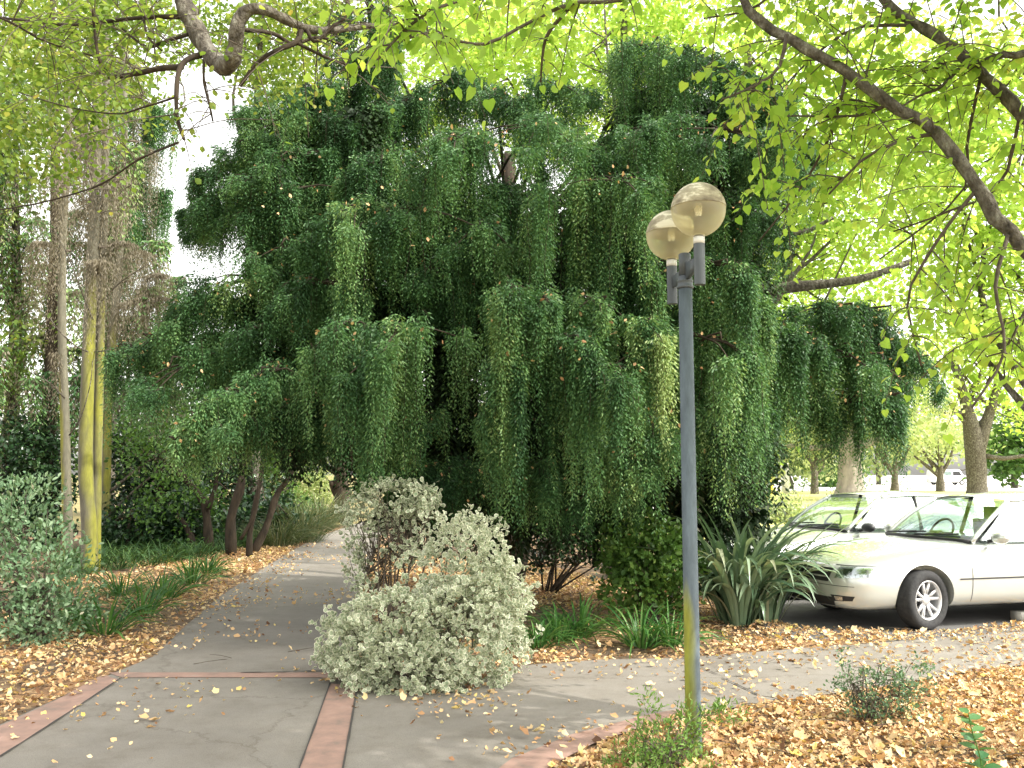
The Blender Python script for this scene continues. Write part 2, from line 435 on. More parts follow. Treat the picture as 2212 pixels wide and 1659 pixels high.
def asphalt(name, lo, hi, warm=1.0):
    m, nt, out = new_mat(name)
    tc = N(nt, 'ShaderNodeTexCoord')
    n1 = N(nt, 'ShaderNodeTexNoise'); n1.inputs['Scale'].default_value = .9; n1.inputs['Detail'].default_value = 8; n1.inputs['Roughness'].default_value = .62
    n2 = N(nt, 'ShaderNodeTexNoise'); n2.inputs['Scale'].default_value = 160; n2.inputs['Detail'].default_value = 2
    for n in (n1, n2): nt.links.new(tc.outputs['Object'], n.inputs['Vector'])
    lo, hi = np.array(lo), np.array(hi)
    r1 = ramp(nt, [(.3, lo), (.5, (lo + hi) / 2), (.72, hi)]); nt.links.new(n1.outputs['Fac'], r1.inputs['Fac'])
    r2 = ramp(nt, [(.3, (.72, .72, .72)), (.52, (1, 1, 1)), (.72, (1.0, 1.0, 1.0)), (.8, (1.0, .98, .95))]); nt.links.new(n2.outputs['Fac'], r2.inputs['Fac'])
    n3 = N(nt, 'ShaderNodeTexNoise'); n3.inputs['Scale'].default_value = 3.2; n3.inputs['Detail'].default_value = 10; n3.inputs['Roughness'].default_value = .75
    nt.links.new(tc.outputs['Object'], n3.inputs['Vector'])
    r3 = ramp(nt, [(.30, (.78, .75, .71)), (.46, (.95, .94, .92)), (.6, (1, 1, 1)), (.75, (1.0, .97, .92))]); nt.links.new(n3.outputs['Fac'], r3.inputs['Fac'])
    vo = N(nt, 'ShaderNodeTexVoronoi', feature='DISTANCE_TO_EDGE'); vo.inputs['Scale'].default_value = .22
    wv = N(nt, 'ShaderNodeMixRGB', blend_type='ADD'); wv.inputs[0].default_value = .5
    nt.links.new(tc.outputs['Object'], wv.inputs[1]); nt.links.new(n3.outputs['Color'], wv.inputs[2]); nt.links.new(wv.outputs[0], vo.inputs['Vector'])
    rc = ramp(nt, [(.0, (.72, .70, .67)), (.0012, (.88, .86, .84)), (.0025, (1, 1, 1))]); nt.links.new(vo.outputs['Distance'], rc.inputs['Fac'])
    m3 = N(nt, 'ShaderNodeMixRGB', blend_type='MULTIPLY'); m3.inputs[0].default_value = 1; nt.links.new(r3.outputs[0], m3.inputs[1]); nt.links.new(rc.outputs[0], m3.inputs[2])
    m4 = N(nt, 'ShaderNodeMixRGB', blend_type='MULTIPLY'); m4.inputs[0].default_value = 1; nt.links.new(m3.outputs[0], m4.inputs[1]); nt.links.new(r1.outputs[0], m4.inputs[2])
    mx = N(nt, 'ShaderNodeMixRGB', blend_type='MULTIPLY'); mx.inputs[0].default_value = 1
    nt.links.new(m4.outputs[0], mx.inputs[1]); nt.links.new(r2.outputs[0], mx.inputs[2])
    b = N(nt, 'ShaderNodeBsdfPrincipled'); b.inputs['Roughness'].default_value = .85; b.inputs['Specular IOR Level'].default_value = .3
    nt.links.new(mx.outputs[0], b.inputs['Base Color'])
    bp = N(nt, 'ShaderNodeBump'); bp.inputs['Strength'].default_value = .35; bp.inputs['Distance'].default_value = .004
    nt.links.new(n2.outputs['Fac'], bp.inputs['Height']); nt.links.new(bp.outputs[0], b.inputs['Normal'])
    nt.links.new(b.outputs[0], out.inputs[0])
    return m


M['soil'] = litter_ground('leafy_soil')
M['soilfar'] = rough_mat('bare_ground', [(.3, (.16, .13, .05)), (.6, (.26, .22, .09)), (.8, (.36, .28, .13))], scale=.8, detail=10, bump=.4, bscale=30)
M['lawn'] = rough_mat('paled_dry_lawn', [(.3, (.32, .34, .10)), (.55, (.50, .48, .18)), (.75, (.68, .58, .30))], scale=.35, detail=12, bump=.5, bscale=25)  # yellow lawn, its colour lifted in place of overexposed sun glare
M['path'] = asphalt('worn_asphalt', (.180, .164, .143), (.270, .249, .220))
M['carpark'] = asphalt('car_park_asphalt', (.10, .10, .10), (.18, .175, .17))
M['farroad'] = asphalt('glare_white_asphalt', (.68, .66, .62), (.8, .78, .75))  # asphalt whitened in colour to stand for blown-out glare
M['redband'] = rough_mat('red_concrete', [(.28, (.18, .15, .125)), (.42, (.265, .178, .145)), (.6, (.335, .215, .172)), (.75, (.31, .26, .225))], scale=5, detail=12, bump=.3, bscale=120, bdist=.003)
M['joint'] = plain('joint_tar', (.05, .045, .04), rough=.9)

g = poly_sheet('ground', [(-260, -60), (260, -60), (260, 420), (-260, 420)], 0.0, M['soilfar'], px=False)
PATH_TOP = [(745, 1476), (800, 1492), (865, 1502), (985, 1492), (1110, 1442), (1300, 1428), (1480, 1424), (1650, 1410), (1800, 1398), (2000, 1384), (2400, 1352)]
PATH_LOW = [(2400, 1418), (2120, 1450), (1900, 1488), (1650, 1522), (1510, 1546), (1400, 1570), (1280, 1612), (1190, 1659), (1100, 1730)]
PATH_LEFT = [(-420, 1730), (-150, 1652), (0, 1570), (120, 1515), (240, 1460), (330, 1422), (400, 1355), (480, 1287), (560, 1235), (630, 1192), (680, 1164), (740, 1142), (800, 1122), (860, 1104)]
PATH_RIGHT = [(905, 1104), (862, 1122), (826, 1150), (805, 1190), (792, 1240), (775, 1340)]
soil_pts = [(-7, 3.2), (-13, 8), (-13, 26), (-4, 30), (2, 24), (2.6, 12.5), (2.9, 9.6), (9, 8.9), (12, 5), (9, 2.4), (0, 2.4)]
poly_sheet('leafy_soil', soil_pts, 0.004, M['soil'], px=False)
poly_sheet('lawn', [(1.5, 24), (3.0, 21.5), (60, 21.5), (120, 88), (-6, 88), (0, 40)], 0.004, M['lawn'], px=False)
poly_sheet('car_park', [(2.75, 9.45), (9.5, 8.55), (24, 8.3), (24, 20.5), (3.2, 20.5)], 0.009, M['carpark'], px=False)
poly_sheet('far_road', [(2, 41.5), (120, 35), (120, 39.5), (2, 44.5)], 0.010, M['farroad'], px=False)
poly_sheet('far_car_park', [(14, 84), (160, 66), (250, 80), (250, 410), (-20, 410), (8, 140)], 0.012, M['farroad'], px=False)
poly_sheet('path', PATH_TOP + PATH_LOW + PATH_LEFT + PATH_RIGHT, 0.014, M['path'])
poly_sheet('path_edging', [(232, 1457), (700, 1457), (745, 1463), (745, 1475), (690, 1468), (262, 1468)], 0.018, M['redband'])
poly_sheet('path_edging', [(714, 1481), (770, 1487), (740, 1659), (722, 1740), (618, 1740), (650, 1659)], 0.018, M['redband'])
poly_sheet('path_edging', [(222, 1462), (254, 1472), (130, 1556), (0, 1640), (-170, 1745), (-330, 1745), (-150, 1655), (0, 1574), (120, 1518)], 0.0184, M['redband'])
poly_sheet('path_edging', [(980, 1740), (1105, 1645), (1235, 1592), (1400, 1549), (1510, 1529), (1512, 1545), (1400, 1571), (1280, 1613), (1190, 1660), (1100, 1740)], 0.018, M['redband'])


def strip(pts, w, z):
    P = np.array([gnd(*p)[:2] for p in pts])
    P = smooth_poly(P, 14)
    T = norm(np.gradient(P, axis=0)); Q = np.column_stack([-T[:, 1], T[:, 0]]) * w / 2
    jit = 1 + .5 * rng.uniform(-1, 1, (14, 1))
    V = np.concatenate([np.column_stack([P - Q * jit, np.full(14, z)]), np.column_stack([P + Q * jit, np.full(14, z)])])
    i = np.arange(13)
    return V, np.stack([i, i + 1, i + 15, i + 14], -1)


tag(mk('path_joint', [strip([(520, 1458), (640, 1456), (760, 1449)], .022, .0225), strip([(772, 1487), (760, 1560), (742, 1660), (730, 1720)], .012, .0225),
                      strip([(713, 1481), (685, 1560), (649, 1660), (630, 1720)], .012, .0225), strip([(262, 1469), (130, 1557), (0, 1641)], .012, .0225),
                      strip([(1560, 1470), (1600, 1488), (1640, 1508)], .016, .0225), strip([(1480, 1432), (1550, 1462)], .008, .0225)], M['joint']), kind='structure')

# kerb block beside the parked car, bottom right
kb = gnd(2190, 1345)
ko = thing('wheel_stop', 'pale concrete wheel stop on the asphalt behind the front wheel of the nearer car', 'wheel stop', kb)
mk('block', [box(kb + np.array([.9, .26, .06]), (1.8, .16, .12), .28)], plain('concrete', (.42, .41, .38), rough=.9, bump=.3), ko)


# ------------------------------------------------------------------ fallen leaves
def inside(P, poly):
    x, y = P[:, 0], P[:, 1]; c = np.zeros(len(P), bool); n = len(poly); j = n - 1
    for i in range(n):
        xi, yi = poly[i]; xj, yj = poly[j]
        k = ((yi > y) != (yj > y)) & (x < (xj - xi) * (y - yi) / (yj - yi + 1e-12) + xi)
        c ^= k; j = i
    return c


def wpoly(pts): return np.array([gnd(*p)[:2] for p in pts])


def scatter(poly, dens, ymax=40):
    lo, hi = poly.min(0), np.minimum(poly.max(0), [99, ymax])
    n = int(np.prod(hi - lo) * dens)
    P = rng.uniform(lo, hi, (n, 2))
    P = P[inside(P, poly)]
    # keep what the photograph's neighbourhood can see
    return P[np.abs(P[:, 0]) < P[:, 1] * .68 + .6]


def patchy(P, scale, keep, seed):
    r = np.random.default_rng(seed)
    k = r.normal(size=(10, 2)) * scale; ph = r.uniform(0, 6.28, 10)
    v = np.cos(P @ k.T + ph).sum(1) / math.sqrt(10)
    return P[v + rng.normal(size=len(P)) * .45 > keep]


whole_path = wpoly(PATH_TOP + PATH_LOW + PATH_LEFT + PATH_RIGHT)
right_bed = wpoly([(1120, 1712), (1215, 1650), (1290, 1612), (1400, 1573), (1510, 1548), (1650, 1525), (1900, 1490), (2120, 1453), (2400, 1420), (2700, 1720)])
strip_bed = wpoly([(1110, 1443), (1300, 1429), (1480, 1425), (1650, 1411), (1800, 1399), (2000, 1385), (2400, 1353), (2400, 1318), (2060, 1366), (1800, 1366), (1640, 1340), (1480, 1290), (1300, 1255), (1150, 1215), (900, 1200), (820, 1180), (795, 1240), (775, 1340), (750, 1475), (865, 1500), (985, 1490)])
left_bed = wpoly([(-420, 1725), (-150, 1650), (0, 1568), (120, 1513), (240, 1458), (330, 1422), (400, 1353), (480, 1285), (560, 1233), (630, 1190), (680, 1163), (560, 1168), (400, 1190), (200, 1235), (0, 1290), (-300, 1420)])
chunks = []
for poly, dens, sc, keep in ((right_bed, 1500, 2.0, -1.7), (strip_bed, 560, 1.2, -.75), (left_bed, 480, 1.2, -.5)):
    P = patchy(scatter(poly, dens), sc, keep, len(chunks) + 3)
    chunks.append(P)
# thin scatter on the path, thicker along its edges and in drifts
P = patchy(scatter(whole_path, 55, 24), 1.6, .32, 21); chunks.append(P)
P = patchy(scatter(wpoly([(900, 1505), (1110, 1446), (1480, 1426), (1800, 1400), (2300, 1362), (2300, 1425), (1900, 1488), (1510, 1546), (1250, 1610), (1100, 1650), (900, 1600)]), 150), 2.6, .35, 5); chunks.append(P)
P = scatter(wpoly([(860, 1500), (1000, 1490), (1130, 1500), (1120, 1535), (980, 1535)]), 130); chunks.append(P)
P = scatter(wpoly([(1650, 1412), (2000, 1386), (2300, 1362), (2300, 1425), (2050, 1462), (1900, 1460), (1780, 1440), (1600, 1425)]), 130); chunks.append(P)
P = patchy(scatter(wpoly([(330, 1422), (480, 1285), (630, 1190), (690, 1190), (560, 1300), (440, 1400), (350, 1450)]), 90, 24), 2, -.1, 8); chunks.append(P)
P = scatter(np.array([(2.9, 9.4), (9.5, 8.5), (14, 8.5), (14, 11), (6.0, 9.3), (3.2, 10.2)]), 110); chunks.append(P)
LP = np.concatenate(chunks)
n = len(LP)
on = inside(LP, whole_path)
pos = np.column_stack([LP, np.where(on, .024, .012) + rng.uniform(0, .022, n) * np.where(on, .4, 1)])
nrm = np.column_stack([rng.normal(0, .60, (n, 2)), np.ones(n)])
dr = np.column_stack([rng.normal(size=(n, 2)), np.zeros(n)]); dr = dr - nrm * (np.sum(dr * nrm, 1) / np.sum(nrm * nrm, 1))[:, None]
tag(leaf_obj('fallen_leaves', pos, dr, nrm, np.clip(.021 * np.exp(rng.normal(.6, .40, n)), .015, .085), T_LITTER, M['litter'], None, rng.beta(1.6, 1.25, n), W=rng.uniform(.28, .85, n)), kind='stuff')
tw_ = []
for P in (scatter(right_bed, 9), scatter(strip_bed, 4, 14), scatter(left_bed, 5, 14), scatter(whole_path, .25, 12)):
    for p in P:
        a = rng.uniform(0, PI); l = rng.uniform(.05, .20); d = np.array([math.cos(a), math.sin(a), 0]) * l
        z = .036 + rng.uniform(0, .012)
        q = np.array([p[0], p[1], z])
        tw_.append(tube(smooth_poly([q - d, q + [rng.normal(0, .015), rng.normal(0, .015), .006], q + d], 5), [.003, .0028, .0026, .0022, .0018], 4, cap=False))
tag(mk('twig_litter', tw_, M['twig']), kind='stuff')
# ------------------------------------------------------------------ lamp post
lb = gnd(1499, 1634); LY = lb[1]
lamp = thing('street_lamp', 'grey twin globe lamp post with algae on its foot beside the path', 'street lamp', lb)
M['post'] = mossy('post_paint', (.095, .122, .142), (.25, .26, .03), .9, 1.5, zmax=1.5)
M['metal'] = rough_mat('grey_paint', [(.3, (.055, .066, .078)), (.6, (.085, .10, .115)), (.8, (.13, .145, .155))], scale=7, stretch=(1, 1, .3), rough=.45, bump=.1, spec=.5)
M['whitemetal'] = plain('white_enamel', (.72, .72, .70), rough=.35)
zc0 = at(1480, 624, LY)[2]; zc1 = at(1480, 597, LY)[2]; zs = at(1480, 548, LY)[2]
mk('post', [lathe([(.066, -.05), (.055, .0), (.050, .03), (.0475, .2), (.043, zc0), (.0, zc0 + .001)], lb, 28)], M['post'], lamp, smooth=True)
mk('collar', [lathe([(.0, zc0 + .002), (.050, zc0 + .002), (.053, zc0 + .006), (.053, zc0 + .016), (.048, zc0 + .02), (.048, zc0 + .04), (.051, zc0 + .044), (.051, zc0 + .052), (.045, zc0 + .056), (.043, zc1), (0, zc1 + .001)], lb, 28)], M['metal'], lamp, smooth=True)
mk('spigot', [lathe([(0, zc1 + .002), (.039, zc1 + .002), (.0385, zs - .006), (.033, zs), (0, zs + .001)], lb, 24)], M['metal'], lamp, smooth=True)


def globe_mats():
    m, nt, out = new_mat('yellowed_acrylic')
    tc = N(nt, 'ShaderNodeTexCoord'); nz = N(nt, 'ShaderNodeTexNoise'); nz.inputs['Scale'].default_value = 9; nz.inputs['Detail'].default_value = 5
    nt.links.new(tc.outputs['Object'], nz.inputs['Vector'])
    c = ramp(nt, [(.3, (.86, .80, .56)), (.7, (.93, .89, .70))]); nt.links.new(nz.outputs['Fac'], c.inputs['Fac'])
    tr = N(nt, 'ShaderNodeBsdfTransparent'); tr.inputs['Color'].default_value = (.98, .95, .80, 1)
    tl = N(nt, 'ShaderNodeBsdfTranslucent'); nt.links.new(c.outputs[0], tl.inputs['Color'])
    pb = N(nt, 'ShaderNodeBsdfPrincipled'); pb.inputs['Roughness'].default_value = .25; nt.links.new(c.outputs[0], pb.inputs['Base Color'])
    a = N(nt, 'ShaderNodeMixShader'); a.inputs[0].default_value = .45; nt.links.new(pb.outputs[0], a.inputs[1]); nt.links.new(tl.outputs[0], a.inputs[2])
    lw = N(nt, 'ShaderNodeLayerWeight'); lw.inputs['Blend'].default_value = .35
    mr = N(nt, 'ShaderNodeMapRange'); mr.inputs['From Max'].default_value = .9; mr.inputs['To Min'].default_value = .72; mr.inputs['To Max'].default_value = .15
    nt.links.new(lw.outputs['Facing'], mr.inputs['Value'])      # acrylic looks denser where it is seen edge on
    b = N(nt, 'ShaderNodeMixShader'); nt.links.new(mr.outputs[0], b.inputs[0]); nt.links.new(a.outputs[0], b.inputs[1]); nt.links.new(tr.outputs[0], b.inputs[2])
    nt.links.new(b.outputs[0], out.inputs[0])
    m2 = rough_mat('weathered_cap', [(.30, (.15, .125, .09)), (.44, (.28, .245, .175)), (.54, (.42, .38, .27)), (.60, (.72, .67, .53))], scale=7, detail=12, stretch=(1, 1, 2.2), bump=.25, rough=.8)
    return m, m2


M['globe'], M['cap'] = globe_mats()
for (px, py, cy, dy, first) in ((1510, 527, 452, -.25, True), (1451, 576, 509, .25, False)):
    Y = LY + dy
    c = at(px, py, Y); c2 = at(px, cy, Y)
    cx, cyy = c[0], c[1]; ztop = c[2]
    lab = 'nearer, higher looking globe' if first else 'further globe, partly behind the other one'
    tb = mk('arm_tube', [lathe([(0, ztop - .25), (.034, ztop - .25), (.034, ztop), (0, ztop + .001)], (cx, cyy, 0), 20)], M['metal'], lamp, smooth=False)
    for p in tb.data.polygons: p.use_smooth = False
    # bracket between spigot and tube: a flat web tapering towards the tube
    a = np.array([lb[0], LY]); b = np.array([cx, cyy]); d = norm(b - a); q = np.array([-d[1], d[0]]) * .011
    z0, z1 = ztop - .155, ztop - .075
    pa, pb_ = a + d * .036, b - d * .030
    V = [[*(pa + q), z0 - .02], [*(pa - q), z0 - .02], [*(pa - q), z1 + .01], [*(pa + q), z1 + .01], [*(pb_ + q), z0 + .012], [*(pb_ - q), z0 + .012], [*(pb_ - q), z1], [*(pb_ + q), z1]]
    mk('bracket', [(np.array(V), np.array([[0, 1, 2, 3], [4, 7, 6, 5], [0, 4, 5, 1], [1, 5, 6, 2], [2, 6, 7, 3], [3, 7, 4, 0]]))], M['metal'], lamp)
    mk('white_collar', [lathe([(0, ztop + .002), (.0345, ztop + .002), (.0345, ztop + .042), (0, ztop + .043)], (cx, cyy, 0), 20)], M['whitemetal'], lamp, smooth=False)
    r = .163; zg = ztop + .045 + .165
    al = np.linspace(-1.34, .10, 22)
    gl = mk('globe', [lathe([(.0365, zg - r - .002), (.040, zg - r + .012)] + [(r * math.cos(t), zg + r * math.sin(t)) for t in al], (cx, cyy, 0), 40)], M['globe'], lamp, smooth=True)
    tag(gl, label=lab)
    al = np.linspace(.09, PI / 2, 16)
    mk('globe_cap', [lathe([(r * 1.0 * math.cos(.09), zg + r * math.sin(.09) - .004), (r * 1.018 * math.cos(.09), zg + r * math.sin(.09) - .004)] + [(max(r * 1.018 * math.cos(t), .0005), zg + r * 1.018 * math.sin(t)) for t in al], (cx, cyy, 0), 40)], M['cap'], lamp, smooth=True)
    mk('lamp_holder', [lathe([(0, zg - r - .001), (.026, zg - r - .001), (.031, zg - r + .03), (.031, zg - .045), (0, zg - .044)], (cx, cyy, 0), 18)], plain('holder_grey', (.16, .15, .13)), lamp, smooth=False)
    mk('bulb', [lathe([(.018, zg - .043), (.022, zg - .02), (.026, zg + .012), (.022, zg + .037), (.011, zg + .052), (.0005, zg + .056)], (cx, cyy, 0), 18)], plain('bulb_white', (.85, .84, .78), rough=.3), lamp, smooth=True)


# ------------------------------------------------------------------ strap-leaved plants
def blade_arrays(base, n, L, w, e0, droop, spread, seg=9, az=None, twist=.3):
    base = np.asarray(base, float)
    az = rng.uniform(0, 2 * PI, n) if az is None else az
    L = rng.uniform(*L, n); w = rng.uniform(*w, n); e = rng.uniform(*e0, n); dp = rng.uniform(*droop, n)
    ro = np.sqrt(rng.uniform(0, 1, n)) * spread
    P0 = base + np.stack([np.cos(az) * ro, np.sin(az) * ro, np.zeros(n)], -1)
    s = np.linspace(0, 1, seg + 1)
    el = e[:, None] - dp[:, None] * s[None, :] ** 1.6
    azv = az[:, None] + rng.normal(0, twist, n)[:, None] * s[None, :]
    step = (L / seg)[:, None]
    dx = np.cos(el) * np.cos(azv) * step; dy = np.cos(el) * np.sin(azv) * step; dz = np.sin(el) * step
    P = np.zeros((n, seg + 1, 3)); P[:, 1:, 0] = np.cumsum(dx[:, :-1], 1); P[:, 1:, 1] = np.cumsum(dy[:, :-1], 1); P[:, 1:, 2] = np.cumsum(dz[:, :-1], 1)
    P += P0[:, None]
    P[:, :, 2] = np.maximum(P[:, :, 2], .02)
    W = w[:, None] * (.55 + .45 * np.sin(np.minimum(s * 2.2, 1.57)))[None] * np.clip(1.02 - s ** 4, .02, 1)[None] / 2
    roll = rng.normal(0, .35, n)[:, None]
    side = np.stack([-np.sin(azv) * np.cos(roll), np.cos(azv) * np.cos(roll), np.sin(roll) * np.ones_like(azv)], -1)
    mid = P.copy(); mid[:, :, 2] -= W * .45
    V = np.stack([P - side * W[..., None], mid, P + side * W[..., None]], 2)   # n,seg+1,3,3
    idx = (np.arange(n) * (seg + 1) * 3)[:, None] + (np.arange(seg) * 3)[None, :]
    F = np.concatenate([np.stack([idx, idx + 1, idx + 4, idx + 3], -1).reshape(-1, 4), np.stack([idx + 1, idx + 2, idx + 5, idx + 4], -1).reshape(-1, 4)])
    return V.reshape(-1, 3), F, (seg + 1) * 3


def strap_plant(name, label, cat, base, n, L, w, e0, droop, spread, mat, group=None, rnd=(0, 1), part='blades', crowns=1, cr=.0, **k):
    t = thing(name, label, cat, base, group=group)
    parts, rs, off = [], [], 0
    for i in range(crowns):
        b = np.asarray(base, float) + np.array([rng.uniform(-cr, cr), rng.uniform(-cr, cr) * .6, 0])
        V, F, m = blade_arrays(b, n, L, w, e0, droop, spread, **k)
        parts.append((V, F)); rs.append(np.repeat(rng.uniform(*rnd, n), m))
    mk(part, parts, mat, t, {'rnd': np.concatenate(rs)})
    return t


fb = gnd(1630, 1348)
strap_plant('flax_bush', 'large green flax bush of arching sword leaves in front of the parked cars', 'flax', fb, 50, (.8, 1.66), (.046, .078), (1.08, 1.57), (.7, 2.9), .15, M['flax'], crowns=7, cr=.30, part='leaf_fan', seg=11)
for (px, py, lab, k) in ((1205, 1388, 'low strappy plant at the right edge of the variegated shrub', .42),
                         (1250, 1378, 'strappy green clump midway between variegated shrub and lamp post', .5),
                         (1385, 1402, 'arching strappy clump just left of the lamp post by the path', .55),
                         (1450, 1398, 'strappy clump directly behind the lamp post', .48),
                         (1160, 1402, 'small strappy tuft tucked against the right foot of the variegated shrub', .36)):
    strap_plant('strappy_clump', lab, 'strappy plant', gnd(px, py), 90, (k * .7, k * 1.25), (.014, .026), (.5, 1.45), (1.0, 2.3), .13, M['strap'], group='strappy plants beside the right hand path')
for (px, py, lab, k) in ((225, 1372, 'broad strappy clump in front of the grey leaved shrub', .55),
                         (305, 1330, 'strappy clump at the leaf strewn edge, right of the grey leaved shrub', .5),
                         (150, 1345, 'strappy clump half hidden within the grey leaved shrub', .5),
                         (350, 1295, 'low strappy clump below the mossy trunks toward the path', .5),
                         (415, 1262, 'thin upright strappy tuft near the left path edge', .5),
                         (450, 1240, 'furthest strappy tuft along the left path edge', .45),
                         (260, 1290, 'strappy clump at the foot of the mossy trunks', .5)):
    strap_plant('strappy_clump', lab, 'strappy plant', gnd(px, py), 80, (k * .7, k * 1.25), (.016, .030), (.5, 1.45), (1.0, 2.2), .18, M['strap'], group='strappy plants along the left path edge')
for (px, py, lab, k, mt) in ((655, 1172, 'pale long grass tussock beside the far end of the path', 1.25, 'grassblade'),
                             (600, 1180, 'dry brownish grass tussock at the left path edge below the stems', .8, 'grassblade'),
                             (692, 1140, 'green grass tussock in front of the far dark trunk', 1.3, 'grassblade')):
    strap_plant('grass_tussock', lab, 'grass tussock', gnd(px, py), 420, (k * .6, k * 1.2), (.012, .022), (.7, 1.5), (.8, 2.2), .5, M[mt], group='grass tussocks by the far path')


# ------------------------------------------------------------------ leafy shrubs
def in_lobes(lobes, n, shell=.55):
    w = np.array([l[3] * l[4] * l[5] for l in lobes]) ** .67; w /= w.sum()
    k = rng.choice(len(lobes), n, p=w)
    Lb = np.array(lobes)[k]
    d = rdir(n); r = rng.uniform(shell ** 3, 1, n) ** (1 / 3)
    # lumpy outline
    r = r * np.where(rng.random(n) < .12, 1 + np.abs(rng.normal(0, .16, n)), 1)      # stray shoots
    r = r * (1 + .16 * np.sin(d[:, 0] * 7 + k) * np.cos(d[:, 2] * 6 + 2 * k) + .10 * np.sin(d[:, 1] * 11 + d[:, 2] * 9))
    P = Lb[:, :3] + d * Lb[:, 3:6] * r[:, None]
    out = norm(d / Lb[:, 3:6])
    return P, out


def shrub(name, label, cat, base, lobes, ncl, per, size, tpl, mat, group=None, shell=.55, edge=None, stems=7, stemr=.012, jit=.05, W=1.0, up=.25, rb=(1.5, 1.5), part='foliage', stemmat=None):
    """lobes: (x,y,z,rx,ry,rz) in world space. Rosettes of leaves at twig ends + stems from the base."""
    base = np.asarray(base, float)
    t = thing(name, label, cat, base, group=group)
    P, out = in_lobes(lobes, ncl, shell)
    P[:, 2] = np.maximum(P[:, 2], .03)
    Q = np.repeat(P, per, 0); O = np.repeat(out, per, 0); n = len(Q)
    D = norm(O * .7 + rdir(n) * .9 + np.array([0, 0, up]))
    Q = Q + rng.normal(0, jit, (n, 3)) * .5 + D * jit * .3
    Q[:, 2] = np.maximum(Q[:, 2], .025)
    Nn = norm(O * .9 + np.array([0, 0, .6]) + rng.normal(0, .45, (n, 3)))
    rnd = np.clip(np.repeat(rng.beta(*rb, ncl), per) * .6 + rng.beta(*rb, n) * .4, 0, 1)
    leaf_obj(part, Q, D, Nn, rng.uniform(*size, n), tpl, mat, t, rnd, W=W, extra=edge)
    sp = []
    for i in range(stems):
        tgt = P[rng.integers(len(P))]
        b = base + np.array([rng.normal(0, .05), rng.normal(0, .05), -.02])
        mid = (b + tgt) / 2 + rng.normal(0, .06, 3) + np.array([0, 0, .1])
        path = smooth_poly([b, mid, tgt], 9)
        sp.append(tube(path, np.linspace(stemr, stemr * .3, 9), 6, .1))
    # fine twigs to many rosettes
    for i in range(min(int(stems * 6), 90)):
        tgt = P[rng.integers(len(P))]; lc = np.array(lobes[rng.integers(len(lobes))][:3])
        st = base * .3 + lc * .7
        path = smooth_poly([st, (st + tgt) / 2 + rng.normal(0, .04, 3), tgt], 5)
        sp.append(tube(path, np.linspace(stemr * .4, stemr * .15, 5), 4, 0, cap=False))
    if sp:
        V0 = [s[0] for s in sp]
        mk('branchwork', sp, stemmat or M['twig'], t)
    return t


def lobe(px, py, Y, rx, ry, rz):
    c = at(px, py, Y); k = Y / FPX
    return (c[0], c[1], c[2], rx * k, ry * k, rz * k)


# variegated shrub, centre foreground
vb = gnd(900, 1478)
Y0 = vb[1]
shrub('variegated_shrub', 'rounded cream edged variegated shrub spilling over the path edge in front', 'shrub', vb,
      [lobe(840, 1388, Y0 + .05, 138, 120, 112), lobe(1000, 1368, Y0 + .1, 134, 120, 122), lobe(880, 1450, Y0 - .15, 140, 100, 62), lobe(1010, 1225, Y0 + .35, 95, 85, 118), lobe(1070, 1300, Y0 + .3, 72, 70, 90), lobe(770, 1400, Y0, 72, 70, 75)],
      2000, 8, (.028, .048), T_ROUND, M['varieg'], edge=E_ROUND, stems=10, shell=.72, jit=.035, rb=(2.2, 1.8))
vb2 = gnd(850, 1405); Y2 = vb2[1]
shrub('variegated_shrub', 'taller thinner cream leaved shrub behind the rounded variegated one', 'shrub', vb2,
      [lobe(850, 1080, Y2, 90, 70, 40), lobe(785, 1120, Y2, 46, 45, 48), lobe(905, 1085, Y2, 48, 45, 38), lobe(785, 1235, Y2, 34, 34, 40), lobe(890, 1180, Y2, 55, 50, 50), lobe(768, 1170, Y2, 20, 24, 30)],
      300, 7, (.032, .052), T_ROUND, M['varieg'], edge=E_ROUND, stems=14, shell=.45, jit=.05, rb=(1.2, 2.4))
# grey-leaved shrub, left
gb = gnd(70, 1385); YG = gb[1]
shrub('grey_leaved_shrub', 'loose grey green leafy shrub filling the left edge before the mossy trunks', 'shrub', gb,
      [lobe(40, 1120, YG + .6, 90, 90, 95), lobe(105, 1235, YG + .2, 95, 90, 95), lobe(30, 1290, YG, 110, 90, 110), lobe(130, 1310, YG, 85, 70, 70), lobe(-80, 1200, YG + .3, 110, 90, 190), lobe(90, 1370, YG - .2, 70, 60, 50)],
      900, 6, (.04, .082), T_OVAL, M['greyleaf'], stems=22, shell=.2, jit=.10, W=.62, up=.45)
# dark green shrub behind lamp
db = gnd(1400, 1352); YD = db[1]
shrub('green_shrub', 'bushy bright green broadleaf shrub behind the lamp post below the conifer', 'shrub', db,
      [lobe(1395, 1190, YD, 85, 75, 75), lobe(1370, 1260, YD, 75, 70, 62), lobe(1450, 1240, YD, 62, 60, 85), lobe(1350, 1180, YD + .4, 60, 60, 60)],
      900, 6, (.045, .08), T_OVAL, M['midleaf'], stems=9, shell=.4, jit=.06, W=.9)
ub = gnd(1185, 1282); YU = ub[1]
shrub('understorey_shrub', 'sparse dark many stemmed shrub right of the variegated shrub under the conifer', 'shrub', ub,
      [lobe(1180, 1150, YU, 80, 80, 70), lobe(1240, 1120, YU + .2, 70, 70, 60), lobe(1150, 1200, YU, 50, 50, 40), lobe(1290, 1170, YU + .3, 60, 60, 70)],
      330, 5, (.04, .07), T_OVAL, M['darkleaf'], stems=16, shell=.1, jit=.1, stemr=.016, stemmat=M['barkdark'])
